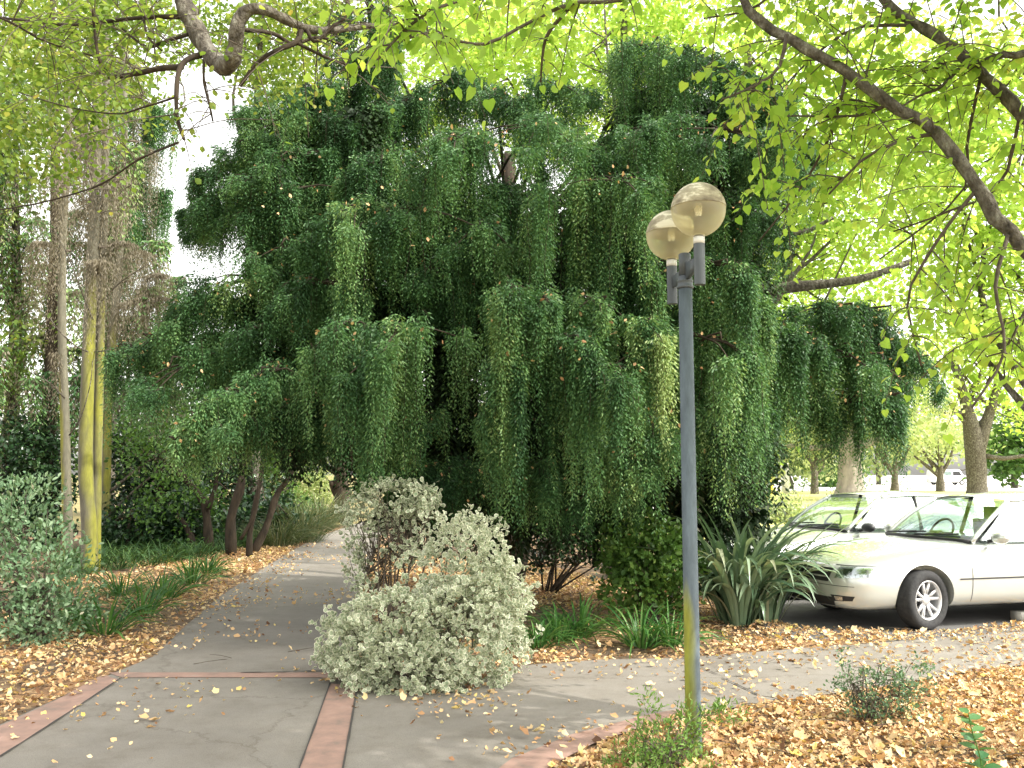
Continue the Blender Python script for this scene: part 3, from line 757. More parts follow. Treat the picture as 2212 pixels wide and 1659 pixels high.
# small bush, right foreground
sb = gnd(1888, 1562); YS = sb[1]
shrub('small_bush', 'small wispy grey green bush growing out of the fallen leaves right of the lamp', 'shrub', sb,
      [lobe(1895, 1490, YS, 78, 70, 48), lobe(1840, 1500, YS, 45, 45, 42), lobe(1960, 1480, YS, 55, 45, 42), lobe(1820, 1440, YS, 14, 14, 38), lobe(1990, 1450, YS, 18, 18, 34), lobe(1930, 1540, YS, 70, 50, 30)],
      270, 6, (.016, .034), T_OVAL, M['greyleaf'], stems=26, shell=.1, jit=.03, stemr=.005, W=.7, rb=(1.2, 2.6))
# weeds round the foot of the lamp
wb = gnd(1430, 1668); YW = wb[1]
shrub('leafy_weed', 'light green leafy weed clump around the foot of the lamp post', 'weed', wb,
      [lobe(1420, 1610, YW, 60, 55, 50), lobe(1370, 1650, YW, 62, 60, 44), lobe(1470, 1600, YW + .1, 50, 40, 60), lobe(1400, 1540, YW + .1, 22, 22, 50), lobe(1490, 1560, YW + .2, 40, 30, 34), lobe(1560, 1545, YW + .25, 44, 30, 18), lobe(1450, 1660, YW, 90, 60, 34)],
      330, 7, (.02, .042), T_OVAL, M['sprig'], stems=30, shell=.1, jit=.035, stemr=.004, W=.42, up=.5)
# sapling sprig bottom right
pb = gnd(2125, 1700)
st = thing('sapling', 'young seedling with paired oval leaves at the bottom right among fallen leaves', 'sapling', pb)
P = smooth_poly([pb, at(2118, 1640, pb[1]), at(2100, 1580, pb[1] + .02), at(2092, 1542, pb[1])], 10)
mk('stem', [tube(P, np.linspace(.005, .0025, 10), 6)], M['sprig'], st, {'rnd': np.full(60, .3)})
q, d_, s_ = [], [], []
for i, tt in enumerate(np.linspace(.15, 1, 11)):
    p = P[int(tt * 9)]
    for sg in (-1, 1):
        a = i * 1.4 + (0 if sg > 0 else PI) + rng.normal(0, .2)
        q.append(p); d_.append((math.cos(a), math.sin(a), .25)); s_.append(.125 - .05 * tt)
q, d_ = np.array(q), np.array(d_)
leaf_obj('leaves', q, d_, np.array([0, 0, 1.0]) + rng.normal(0, .25, q.shape), np.array(s_), T_OVAL, leaf_mat('seedling_leaf', [(0, (.05, .16, .06)), (1, (.14, .28, .10))], trans=.3), st, rng.uniform(0, 1, len(q)))
# pale stake in front of the green shrub
kb = gnd(1449, 1340)
tag(mk('stake', [tube([kb + [0, 0, -.02], kb + [0.005, 0, .35], kb + [-.01, 0, .62]], [.022, .021, .020], 10)], plain('galvanised', (.30, .33, .36), rough=.5)), 'short pale grey stake in the leaf litter left of the lamp post', 'stake')

# ------------------------------------------------------------------ weeping conifer
def weep_strands(boughs, dens=1.0, nodes=.021, leaf=(.034, .060), feather=.055, split=True, links=[], axis_xy=(-.1, 11.0)):
    """boughs: dicts with crest c (3), hx, hy, zb. Returns arrays P,D,N,S,rnd for needle sprays and list of strand polylines"""
    Ps, Ds, Ns, Ss, Rs, strands = [], [], [], [], [], []
    for bi, b0 in enumerate(boughs):
        c0 = np.array(b0['c']); drop0 = c0[2] - b0['zb']; hx0, hy0 = b0['hx'], b0['hy']
        subs = []
        nsub = int(6 + hx0 * 10) if split else 1
        for k in range(nsub):
            if not split: subs.append((c0, hx0, hy0, b0['zb'], 0)); break
            # sprays hang from an arching limb that leaves the trunk, rises, then sinks towards its tip
            od = norm(np.array([c0[0] - axis_xy[0], c0[1] - axis_xy[1] - .5, 0.0])); pd = np.array([-od[1], od[0], 0.0])
            u = rng.uniform(-.95, 1.05); v = rng.normal(0, .42) * (1 - .35 * max(u, 0))
            cs = c0 + od * u * (hx0 * abs(od[0]) + hy0 * abs(od[1])) + pd * v * (hx0 * abs(pd[0]) + hy0 * abs(pd[1]))
            cs[2] += hx0 * (.10 - .62 * max(u + .25, 0) ** 1.5 - .10 * max(-u - .25, 0) - .55 * abs(v) ** 1.4 + rng.normal(0, .10))
            f = rng.uniform(.28, .60) * (1 - .25 * max(u, 0))
            subs.append((cs, hx0 * f, hy0 * f, min(b0['zb'] + drop0 * (rng.uniform(-.02, .55) + .12 * max(u, 0)), cs[2] - .22), rng.normal(0, .12) - .06 * u + (.09 if c0[1] < 9.7 else -.02)))  # nearest boughs get a lighter colour, painted in as highlights
            links.append(smooth_poly([c0 - [0, 0, .06], (c0 + cs) / 2 + [0, 0, .03 * hx0], cs - [0, 0, .02]], 5))
        for (c, hx, hy, zb, tn) in subs:
          b = b0
          drop = c[2] - zb
          nb = max(4, int((hx * hy) ** .5 * (15 if split else 40) * b.get('n', 1)))
          tone = b.get('tone', 0) + tn
          for k in range(nb):
            a = rng.uniform(0, 2 * PI); rr = math.sqrt(rng.uniform(.02, 1))
            if rng.random() < .55: a = -abs(a % PI)          # denser on the near side, facing the camera
            lb_len = drop * rng.uniform(.30, 1.05) * (1 if rr > .4 else .8)
            ttone = tone + rng.normal(0, .12)
            ns = int(rng.integers(6, 12) * dens * b.get('d', 1))
            for s in range(ns):
                aa = a + rng.normal(0, .26 / (rr + .25)); r_ = rr * (1 + rng.normal(0, .16))
                ox, oy = math.cos(aa) * hx * r_, math.sin(aa) * hy * r_
                jx, jy, jz = (rng.uniform(-.5, .5) * hx, rng.uniform(-.5, .5) * hy, rng.normal(0, .05)) if split else (0, 0, 0)
                R = math.hypot(ox, oy) * (.7 if split else 1) + .02
                ox *= .7 if split else 1; oy *= .7 if split else 1
                L = min(max(.12, lb_len * math.exp(rng.normal(-.10, .42))), max(.15, c[2] - b0['zb'] + .12))
                m = max(6, int((R + L) / nodes))
                ss = np.linspace(0, 1, m) * (R + L)
                o = R * np.tanh(ss / (R * .9 + .02))
                z = c[2] + jz + .06 * hx * np.sin(np.minimum(ss / R, PI)) - (ss - o) * .97 - (o * .18)
                wob = rng.normal(0, .02, 2)
                X = c[0] + jx + ox * o / R + wob[0] * np.sin(ss * 5 + s) + b.get('lean', 0) * ss * .1
                Yy = c[1] + jy + oy * o / R + wob[1] * np.sin(ss * 4.3 + k)
                keep = z > .35
                p = np.stack([X, Yy, z], -1)[keep]
                if len(p) < 5: continue
                T = norm(np.gradient(p, axis=0))
                st = 1 if len(p) < 8 else int(len(p) * .06)
                q = p[st:]; T = T[st:]; n = len(q)
                for side in range(2):
                    az = rng.uniform(0, 2 * PI) + (np.arange(n) % 2) * PI + side * PI + rng.normal(0, .5, n)
                    hv = np.stack([np.cos(az), np.sin(az), np.zeros(n)], -1)
                    D = norm(hv * .75 + T * .65 + np.array([0, 0, -.12]))
                    Ps.append(q + hv * rng.uniform(0, feather, n)[:, None] - np.array([0, 0, 1.0]) * rng.uniform(0, feather * .5, n)[:, None]); Ds.append(D)
                    Ns.append(norm(np.cross(D, np.cross(T, D)) + rng.normal(0, .3, (n, 3))))
                    tip = np.linspace(0, 1, n)
                    Ss.append(rng.uniform(*leaf, n) * (1 - .3 * tip))
                    Rs.append(np.clip(.36 + ttone + rng.normal(0, .10, n) + .14 * (tip - .3), 0, 1))
                if s % 3 == 0: strands.append(p[:: max(1, len(p) // 7)])
    return [np.concatenate(x) for x in (Ps, Ds, Ns, Ss, Rs)], strands


def B(px, py, hw, bot, Y, n=1.0, tone=0.0, d=1.0, hy=None, lean=0):
    c = at(px, py, Y); k = Y / FPX
    return dict(c=c, hx=hw * k, hy=(hy or hw * .85) * k, zb=at(px, bot, Y)[2], n=n, tone=tone, d=d, lean=lean)


BOUGHS = [
    # upper right tips
    B(1405, 95, 88, 345, 10.4), B(1500, 115, 80, 350, 10.9, tone=-.22), B(1560, 150, 70, 300, 10.9, tone=-.2), B(1655, 190, 72, 400, 10.5, tone=-.02), B(1690, 290, 60, 470, 10.2),
    # upper middle
    B(1205, 178, 80, 300, 10.6, tone=.02), B(1140, 215, 50, 330, 10.6), B(1072, 200, 52, 300, 10.9), B(965, 165, 62, 330, 11.2, tone=-.1), B(900, 200, 70, 350, 11.2, tone=-.12),
    # dark leader
    B(795, 10, 62, 230, 11.4, tone=-.18), B(760, 120, 90, 390, 11.3, tone=-.16), B(815, 230, 80, 470, 11.0, tone=-.14), B(700, 260, 85, 450, 11.2, tone=-.1),
    # left upper
    B(610, 205, 95, 380, 11.0, tone=.0), B(560, 300, 92, 440, 10.8, tone=.03), B(650, 330, 105, 560, 10.6, tone=.0), B(490, 350, 62, 500, 11.0, tone=.04), B(440, 430, 45, 545, 11.2, tone=.04), B(520, 400, 75, 560, 10.9, tone=.03), B(580, 420, 80, 640, 10.7), B(700, 190, 75, 400, 11.0, tone=-.04), B(470, 455, 55, 560, 11.0, tone=.03), B(620, 260, 80, 430, 10.9), B(930, 380, 90, 560, 10.4, tone=.0),
    # second tier
    B(1165, 258, 128, 500, 9.9, tone=.03), B(985, 292, 108, 600, 9.9, tone=.06), B(1290, 330, 60, 480, 10.2), B(1420, 275, 85, 500, 10.0, tone=.0), B(1555, 268, 150, 480, 9.9, tone=.02), B(1660, 330, 70, 470, 10.0),
    B(1335, 378, 98, 690, 9.5, tone=.02), B(1420, 420, 60, 640, 9.8, tone=-.05), B(1570, 440, 85, 720, 9.8, tone=-.04),
    B(770, 440, 92, 700, 9.9, tone=.02), B(895, 440, 90, 690, 9.8, tone=.05), B(1040, 480, 90, 760, 9.9, tone=-.04), B(640, 520, 80, 720, 10.3, tone=-.04),
    # left mid
    B(540, 590, 130, 760, 10.5, tone=.0), B(445, 640, 80, 800, 10.5, tone=.03), B(600, 690, 75, 850, 10.2, tone=-.02), B(690, 600, 70, 820, 10.0, tone=.0),
    B(300, 742, 72, 930, 10.8, tone=.04), B(420, 770, 92, 960, 10.2, tone=.04), B(350, 720, 45, 860, 10.6, tone=.04),
    # diagonal left bough
    B(595, 790, 70, 1000, 9.6, tone=.05), B(525, 838, 72, 1010, 9.4, tone=.06), B(455, 888, 70, 1010, 9.3, tone=.06), B(405, 940, 42, 1020, 9.2, tone=.06), B(660, 850, 85, 1000, 9.9, tone=-.14), B(730, 880, 85, 1000, 10.2, tone=-.2), B(590, 900, 80, 1010, 10.0, tone=-.12),
    # front centre
    B(760, 690, 85, 960, 9.2, tone=.04), B(870, 700, 92, 1000, 9.1, tone=.05), B(820, 760, 70, 1050, 9.0, tone=.05), B(870, 880, 75, 1060, 9.3, tone=.0), B(735, 770, 50, 880, 9.3, tone=.04),
    B(1105, 612, 68, 960, 8.9, tone=.07), B(1170, 640, 55, 860, 9.0, tone=.06), B(1110, 760, 62, 1110, 8.9, tone=.05), B(1060, 880, 40, 1100, 9.2, tone=.0),
    B(1240, 720, 72, 1050, 8.9, tone=.05), B(1325, 780, 88, 1100, 8.9, tone=.06), B(1290, 640, 60, 860, 9.3, tone=.02), B(1385, 690, 66, 1010, 9.1, tone=.24), B(1410, 900, 70, 1090, 9.2, tone=.03), B(1345, 960, 70, 1110, 9.2, tone=.0),  # the strongly raised tone paints one bough as sunlit
    B(980, 1000, 80, 1130, 9.8, tone=-.16), B(900, 1010, 60, 1100, 9.7, tone=-.08), B(1180, 1000, 70, 1130, 9.5, tone=-.1), B(1290, 1040, 80, 1180, 9.7, tone=-.14),
    B(840, 340, 80, 560, 10.5, tone=-.06), B(1080, 400, 80, 640, 10.3, tone=-.04), B(960, 560, 80, 720, 10.0, tone=-.05), B(1000, 620, 60, 700, 10.2, tone=-.15), B(1240, 480, 80, 740, 9.9, tone=-.03), B(1450, 520, 90, 800, 9.9, tone=-.08), B(1400, 560, 70, 820, 9.7, tone=.0), B(640, 400, 80, 620, 10.4, tone=.0),
    # right of the post
    B(1545, 560, 72, 860, 9.4, tone=.05), B(1530, 720, 80, 1080, 9.2, tone=.10), B(1600, 640, 50, 900, 9.6, tone=.0), B(1480, 880, 60, 1120, 9.4, tone=-.02), B(1590, 850, 60, 1060, 9.6, tone=-.02),
    B(1660, 695, 55, 960, 10.0, tone=.02), B(1720, 720, 50, 890, 10.2, tone=.0),
    # right outlying bough
    B(1800, 655, 85, 800, 10.4, tone=-.10), B(1880, 660, 72, 830, 10.4, tone=-.08), B(1790, 740, 85, 960, 10.4, tone=.05, d=.8, n=.9), B(1860, 760, 80, 960, 10.3, tone=.06, d=.8, n=.9), B(1960, 770, 62, 880, 10.6, tone=.02, d=.8), B(1840, 850, 66, 1010, 10.4, tone=.05, d=.7, n=.7), B(1830, 700, 110, 870, 10.8, tone=-.05), B(1890, 700, 70, 900, 10.7, tone=-.05), B(1900, 850, 36, 1030, 10.2, tone=-.06), B(1745, 860, 60, 1060, 10.6, tone=-.02, d=.6, n=.7), B(1900, 800, 50, 1000, 10.5, tone=.0, d=.7, n=.7), B(1700, 800, 45, 1000, 10.4, tone=.0, d=.7, n=.7),
]
links = []
[arr, strands] = weep_strands(BOUGHS, links=links)
tb = gnd(1088, 1268); TY = tb[1]
con = thing('weeping_conifer', 'huge dark weeping conifer with tiered drooping boughs filling the middle', 'conifer', tb)
print('conifer sprays', len(arr[0]))
leaf_obj('crown', arr[0], arr[1], arr[2], arr[3], T_NEEDLE, M['conifer'], con, arr[4], W=.32)
# inner foliage, shade put into its dark colour, and dead strands close to the limbs
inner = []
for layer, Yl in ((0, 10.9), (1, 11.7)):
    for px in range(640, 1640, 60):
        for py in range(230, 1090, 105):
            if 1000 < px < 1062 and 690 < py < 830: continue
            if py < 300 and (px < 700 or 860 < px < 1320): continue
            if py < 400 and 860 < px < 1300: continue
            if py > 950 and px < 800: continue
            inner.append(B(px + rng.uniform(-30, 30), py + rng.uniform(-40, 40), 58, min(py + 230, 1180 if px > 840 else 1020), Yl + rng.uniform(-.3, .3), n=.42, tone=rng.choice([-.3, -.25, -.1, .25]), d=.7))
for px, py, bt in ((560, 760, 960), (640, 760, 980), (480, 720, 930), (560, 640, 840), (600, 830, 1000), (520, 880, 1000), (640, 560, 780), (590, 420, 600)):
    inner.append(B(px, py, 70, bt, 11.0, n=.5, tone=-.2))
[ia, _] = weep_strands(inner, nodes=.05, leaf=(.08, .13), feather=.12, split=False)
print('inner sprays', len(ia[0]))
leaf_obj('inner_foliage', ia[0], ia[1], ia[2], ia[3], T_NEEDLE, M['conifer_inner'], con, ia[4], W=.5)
# trunk and limbs
tr = []
top = at(1100, 330, TY); lead = at(795, -20, 11.4)
tr.append(tube(smooth_poly([tb - [0, 0, .1], tb + [0, 0, .5], at(1080, 900, TY), at(1095, 600, TY), top], 16), np.linspace(.26, .08, 16), 12, .12))
tr.append(tube(smooth_poly([tb + [-.1, .1, .0], at(1030, 1000, TY + .2), at(930, 600, TY + .2), at(830, 250, TY), lead], 16), np.linspace(.20, .04, 16), 10, .12))
tr.append(tube(smooth_poly([tb + [.1, .1, .0], at(1170, 950, TY + .1), at(1300, 600, TY), at(1420, 300, TY - .3), at(1420, 120, 10.5)], 16), np.linspace(.18, .035, 16), 10, .12))
mk('trunk', tr, M['barkdark'], con)
lm = []
axis = [at(1080, y, TY) for y in (1000, 850, 700, 550, 400, 300)]
for b in BOUGHS:
    c = b['c']
    zz = max(1.3, min(c[2] - .15 - .12 * abs(c[0]), 5.6))
    src = np.array([tb[0] + (-.35 if c[0] < -1.2 else .3 if c[0] > 1.0 else 0) * zz * .3, TY - .05, zz])
    mid = src * .45 + c * .55 + np.array([.15 * rng.normal(), .15 * rng.normal(), -.02 + .12 * rng.normal()])
    path = smooth_poly([src, mid, c + [0, 0, -.03], c + norm(c - src) * b['hx'] * .6 - [0, 0, b['hx'] * .35]], 10)
    lm.append(tube(path, np.linspace(.030, .006, 10), 6, .1))
sp = [tube(s, np.linspace(.004, .002, len(s)), 3, cap=False) for s in strands if len(s) > 3][::3]
mk('branchwork', lm + sp + [tube(q, [.012, .011, .009, .007, .005], 5, cap=False) for q in links], M['barkdark'], con)
# autumn leaves caught on the tops of the boughs
cp = []
for b in BOUGHS:
    if b['zb'] > 4.5 and rng.random() < .5: continue
    for _ in range(int(4 + b['hx'] * 15)):
        r = math.sqrt(rng.random()) * 1.0; a = rng.uniform(PI, 2 * PI)
        cp.append(b['c'] + np.array([math.cos(a) * r * b['hx'], math.sin(a) * r * b['hy'] - .04, .05 - .55 * b['hx'] * r ** 2 - (rng.random() ** 3) * .5]))
cp = np.array(cp); n = len(cp)
tag(leaf_obj('caught_leaves', cp, rdir(n, -.3), rdir(n, .6), rng.uniform(.03, .06, n), T_LITTER, M['litter'], None, rng.uniform(.2, .75, n), W=.6), kind='stuff')


# ------------------------------------------------------------------ broadleaf trees
def wander(p0, p1, n, amp):
    p0, p1 = np.asarray(p0, float), np.asarray(p1, float)
    L = np.linalg.norm(p1 - p0)
    k = max(2, n // 3)
    t = np.linspace(0, 1, k + 1)[:, None]
    P = p0 * (1 - t) + p1 * t
    P[1:-1] += rng.normal(0, amp * L, (k - 1, 3))
    return smooth_poly(P, n)


def broadleaf(name, label, cat, base, trunk, lobes, ncl, per, size, mat, group=None, bark='bark', nlimb=8, sig=.25, tpl=T_OVAL, W=.9, shell=.3, rb=(1.5, 1.5), flare=0, trunk_part=True, droop=0.0, rough=.1, extra=None, twigs=0):
    """trunk: list of (point, radius). lobes world-space ellipsoids. Leaves in clumps."""
    t = thing(name, label, cat, base, group=group)
    TP = np.array([p for p, r in trunk], float); TR = np.array([r for p, r in trunk], float)
    P = smooth_poly(TP, 14); R = np.interp(np.linspace(0, 1, 14), np.linspace(0, 1, len(TR)), TR)
    mk('trunk', [tube(P, R, 12, rough)] + (extra or []), M[bark], t)
    C, out = in_lobes(lobes, ncl, shell)
    C[:, 2] = np.maximum(C[:, 2], .15)
    lm = []
    for i in range(nlimb):
        tgt = C[rng.integers(ncl)]
        k = int(rng.integers(6, 14))
        pth = wander(P[k], tgt, 10, .07)
        lm.append(tube(pth, np.linspace(max(R[k] * .45, .02), .008, 10), 6, .1))
        for j in range(3):
            q = pth[rng.integers(4, 9)]
            d2 = np.linalg.norm(C - q, axis=1); cand = C[np.argsort(d2)[rng.integers(1, min(14, ncl))]]
            lm.append(tube(wander(q, cand, 7, .06), np.linspace(.016, .005, 7), 4, cap=False))
    for i in range(twigs):
        q = C[rng.integers(ncl)]; d2 = np.linalg.norm(C - q, axis=1); cand = C[np.argsort(d2)[rng.integers(1, min(8, ncl))]]
        lm.append(tube(wander(q, cand, 6, .1), np.linspace(.010, .004, 6), 4, cap=False))
    if lm: mk('branchwork', lm, M[bark], t)
    Q = np.repeat(C, per, 0); n = len(Q)
    Q = Q + rng.normal(0, 1, (n, 3)) * np.array([sig, sig, sig * .55])
    Q[:, 2] = np.maximum(Q[:, 2], .05)
    D = norm(rdir(n) + np.array([0, 0, -droop]))
    Nn = norm(rng.normal(0, .55, (n, 3)) + np.array([0, 0, 1.0]))
    rnd = np.clip(np.repeat(rng.beta(*rb, ncl), per) * .55 + rng.beta(*rb, n) * .45, 0, 1)
    leaf_obj('crown', Q, D, Nn, rng.uniform(*size, n), tpl, mat if not isinstance(mat, str) else M[mat], t, rnd, W=W)
    return t


def leafy_twigs(twigs, spacing, size, hang=.5, rb=(1.5, 1.5), two=True):
    P_, D_, N_, S_, R_ = [], [], [], [], []
    for tw in twigs:
        L = np.linalg.norm(np.diff(tw, axis=0), axis=1).sum()
        m = max(3, int(L / spacing))
        q = smooth_poly(tw, m); T = norm(np.gradient(q, axis=0))
        q, T = q[m // 8:], T[m // 8:]; m = len(q)
        sd = np.cross(T, np.array([0, 0, 1.0])); sd = norm(sd + 1e-6)
        tone = rng.beta(*rb)
        sg = np.where(np.arange(m) % 2 == 0, 1, -1)[:, None]
        D = norm(sd * sg * .9 + T * .5 + np.array([0, 0, -hang]) + rng.normal(0, .25, (m, 3)))
        Nn = norm(np.array([0, 0, 1.0]) + rng.normal(0, .35, (m, 3)))
        P_.append(q + D * .02); D_.append(D); N_.append(Nn); S_.append(rng.uniform(*size, m)); R_.append(np.clip(tone * .5 + rng.beta(*rb, m) * .5, 0, 1))
    return [np.concatenate(x) for x in (P_, D_, N_, S_, R_)]


def px_path(pts, n=18):
    return smooth_poly([at(*p) for p in pts], n)


def side_twigs(path, count, L, spread=(0, 0, 0), rise=.1, curve=.3, lo=.1, hi=1.0, n=7):
    out = []
    for i in range(count):
        k = int((lo + (hi - lo) * rng.random()) * (len(path) - 1))
        q = path[k]; T = norm(path[min(k + 1, len(path) - 1)] - path[max(k - 1, 0)])
        d = norm(np.cross(T, rng.normal(size=3)) + T * .5 + np.array(spread) + np.array([0, 0, rise * rng.normal()]))
        l = rng.uniform(*L); e = q + d * l + np.array([0, 0, -curve * l * rng.uniform(.2, 1)])
        out.append(smooth_poly([q, q + d * l * .5 + np.array([0, 0, .04 * l]), e], n))
    return out


# lime tree whose limbs reach in from the upper right
lt = np.array([4.35, 5.05, 0.0])
lime = thing('lime_tree', 'lime tree reaching two long bare limbs and big yellow green leaves in at upper right', 'tree', lt)
fork = lt + [-.25, 0, 1.75]
L1 = np.concatenate([[lt + [-.05, 0, 1.3]], px_path([(2420, 800, 4.95), (2300, 640, 4.95), (2212, 540, 4.95), (2150, 455, 5.0), (2085, 365, 5.1), (2020, 285, 5.2), (1925, 222, 5.3), (1830, 160, 5.4), (1730, 95, 5.5), (1650, 50, 5.6), (1600, -20, 5.7), (1540, -140, 5.8), (1440, -330, 5.9)], 30)])
L2 = np.concatenate([[lt + [.0, 0.05, 1.6]], px_path([(2480, 480, 5.4), (2330, 350, 5.5), (2205, 240, 5.6), (2120, 160, 5.7), (2060, 100, 5.75), (1985, 55, 5.8), (1930, 20, 5.9), (1860, -60, 6.0), (1760, -220, 6.1)], 26)])
L3 = px_path([(2330, 350, 5.5), (2212, 118, 5.4), (2090, 160, 5.5), (1990, 205, 5.6)], 12)
L3 = px_path([(2420, 330, 5.1), (2300, 90, 5.1), (2215, 118, 5.2), (2140, 128, 5.4), (2100, 145, 5.65)], 12)
mk('trunk', [tube(smooth_poly([lt - [0, 0, .1], lt + [0, 0, .6], lt + [-.05, 0, 1.5], lt + [.05, .1, 3.0], lt + [.2, .3, 5.2], lt + [.3, .5, 7.5]], 20), np.linspace(.21, .07, 20), 14, .06)], M['bark'], lime)
for i, (P, r0, r1) in enumerate(((L1, .046, .026), (L2, .045, .027), (L3, .027, .018))):
    P = P + rng.normal(0, .008, P.shape)
    mk('limb', [tube(P, np.linspace(r0, r1, len(P)) * (1 + .08 * np.sin(np.arange(len(P)) * 1.7)), 12, .10)], M['bark'], lime)
branches = [
    px_path([(2070, 150, 5.7), (2030, 190, 5.6), (1990, 205, 5.6), (1940, 235, 5.5)], 8),
    px_path([(1500, -60, 5.2), (1350, 0, 5.0), (1240, 6, 4.9), (1150, 45, 4.8), (1060, 92, 4.7), (1005, 92, 4.6), (930, 70, 4.4), (850, 95, 4.3)], 16),
    px_path([(1240, 6, 4.9), (1185, 70, 5.0), (1172, 120, 5.1), (1168, 178, 5.2)], 8),
    px_path([(1350, -30, 5.0), (1200, -50, 4.6), (1080, -10, 4.4), (960, 10, 4.2), (880, 60, 4.1), (815, 130, 4.0)], 12),
    px_path([(1700, 75, 5.4), (1680, 150, 5.4), (1620, 190, 5.3), (1560, 215, 5.2)], 8),
    px_path([(2020, 290, 5.2), (1960, 300, 5.2), (1870, 340, 5.3), (1790, 420, 5.4)], 8),
    px_path([(2110, 410, 5.05), (2060, 470, 5.1), (2000, 560, 5.2), (1960, 650, 5.3), (1990, 790, 5.3)], 10),
    px_path([(2180, 500, 4.95), (2150, 620, 4.9), (2170, 760, 4.9), (2100, 880, 4.9)], 10),
    px_path([(1925, 222, 5.3), (1850, 250, 5.5), (1700, 250, 5.8)], 7),
    px_path([(1985, 55, 5.8), (1850, 60, 6.0), (1760, 120, 6.3), (1700, 180, 6.5)], 8),
    px_path([(2120, 160, 5.7), (2090, 300, 5.9), (2075, 420, 6.1), (1900, 560, 6.3)], 9),
    px_path([(2205, 240, 5.6), (2160, 400, 5.9), (2040, 460, 6.1), (1930, 500, 6.3)], 9),
    px_path([(2300, 300, 5.3), (2260, 560, 5.2), (2200, 700, 5.2), (2130, 830, 5.3)], 9),
    px_path([(1830, 160, 5.4), (1790, 300, 5.8), (1720, 420, 6.2), (1640, 520, 6.6)], 9),
    px_path([(1760, -120, 6.0), (1640, 10, 6.2), (1520, 40, 6.4)], 9),
]
tw = []
for i, b in enumerate(branches): tw += side_twigs(b, 5 if i in (1, 2, 3) else 9, (.15, .40) if i in (1, 2, 3) else (.25, .7), curve=.3)
tw += side_twigs(branches[3][7:], 12, (.12, .45), curve=.7) + side_twigs(branches[1][11:], 8, (.1, .3), curve=.6)
for b in (L1[6:], L2[6:], L3): tw += side_twigs(b, 14, (.25, .8), curve=.45)
for b in (L1[14:26], L2[8:]): tw += side_twigs(b, 12, (.5, 1.3), spread=(.1, .5, .3), curve=.2)
tw2 = []
for b in tw[::2]: tw2 += side_twigs(b, 2, (.12, .4), curve=.4, n=5)
mk('branchwork', [tube(b, np.linspace(.013, .006, len(b)), 6, .08) for b in branches] + [tube(b, np.linspace(.005, .0022, len(b)), 4, cap=False) for b in tw] + [tube(b, np.linspace(.0028, .0015, len(b)), 3, cap=False) for b in tw2], M['twig'], lime)
A = leafy_twigs(tw + tw2 + [b for b in branches[1:4]], (.050), (.040, .076), hang=.65, rb=(2.2, 2.0))
print('lime leaves', len(A[0]))
leaf_obj('crown', A[0], A[1], A[2], A[3], T_HEART, M['lime'], lime, A[4], W=rng.uniform(.75, 1.0, len(A[0])))
# unseen crown overhead, added and shaped along the sun to shade the path
C, _ = in_lobes([(3.7, 4.0, 6.4, 1.7, 2.4, 1.3), (3.2, 6.2, 6.9, 1.7, 1.5, .9), (2.4, 2.0, 6.2, 1.7, 1.7, 1.0), (4.4, 2.0, 6.2, 1.6, 1.8, 1.2), (5.0, 4.6, 7.4, 1.6, 2.0, 1.0)], 700, .1)
Q = np.repeat(C, 30, 0) + rng.normal(0, .24, (len(C) * 30, 3)); n = len(Q)
leaf_obj('shade_crown', Q, rdir(n, -.3), norm(rng.normal(0, .5, (n, 3)) + [0, 0, 1]), rng.uniform(.07, .11, n), T_HEART, M['lime'], lime, rng.beta(2, 2, n), W=.9)
mk('shade_branchwork', [tube(wander(lt + [.1, .2, 3.6 + 3 * rng.random()], C[rng.integers(len(C))], 10, .05), np.linspace(.05, .01, 10), 6, .1) for _ in range(34)], M['bark'], lime)

# oak whose crooked bough hangs in at the upper left
ob = np.array([-5.6, 5.2, 0.0])
oak = thing('oak_tree', 'oak with a thick crooked bough looping down at the upper left over the path', 'tree', ob)
OB = px_path([(330, -420, 6.2), (370, -120, 5.9), (392, -10, 5.8), (410, 35, 5.75), (432, 80, 5.7), (458, 122, 5.6), (478, 143, 5.5)], 16)
OB2 = px_path([(478, 143, 5.5), (498, 138, 5.4), (507, 105, 5.35), (512, 60, 5.3), (527, 28, 5.3), (560, 18, 5.3), (605, 36, 5.4), (655, 60, 5.5), (700, 66, 5.6), (760, 60, 5.8), (850, 50, 6.0), (960, 30, 6.3)], 26)
mk('trunk', [tube(smooth_poly([ob - [0, 0, .1], ob + [0, 0, 1.2], ob + [.3, .2, 3.2], ob + [.9, .5, 5.0], OB[0]], 18), np.linspace(.30, .085, 18), 14, .08)], M['barkdark'], oak)
mk('limb', [tube(OB, np.linspace(.068, .054, 16) * (1 + .10 * np.sin(np.arange(16) * 2.1)), 12, .10)], M['bark'], oak)
mk('limb', [tube(OB2, np.concatenate([np.linspace(.058, .048, 6), np.linspace(.047, .034, 6), np.linspace(.033, .014, 14)]) * (1 + .09 * np.sin(np.arange(26) * 2.3)), 12, .10)], M['bark'], oak)
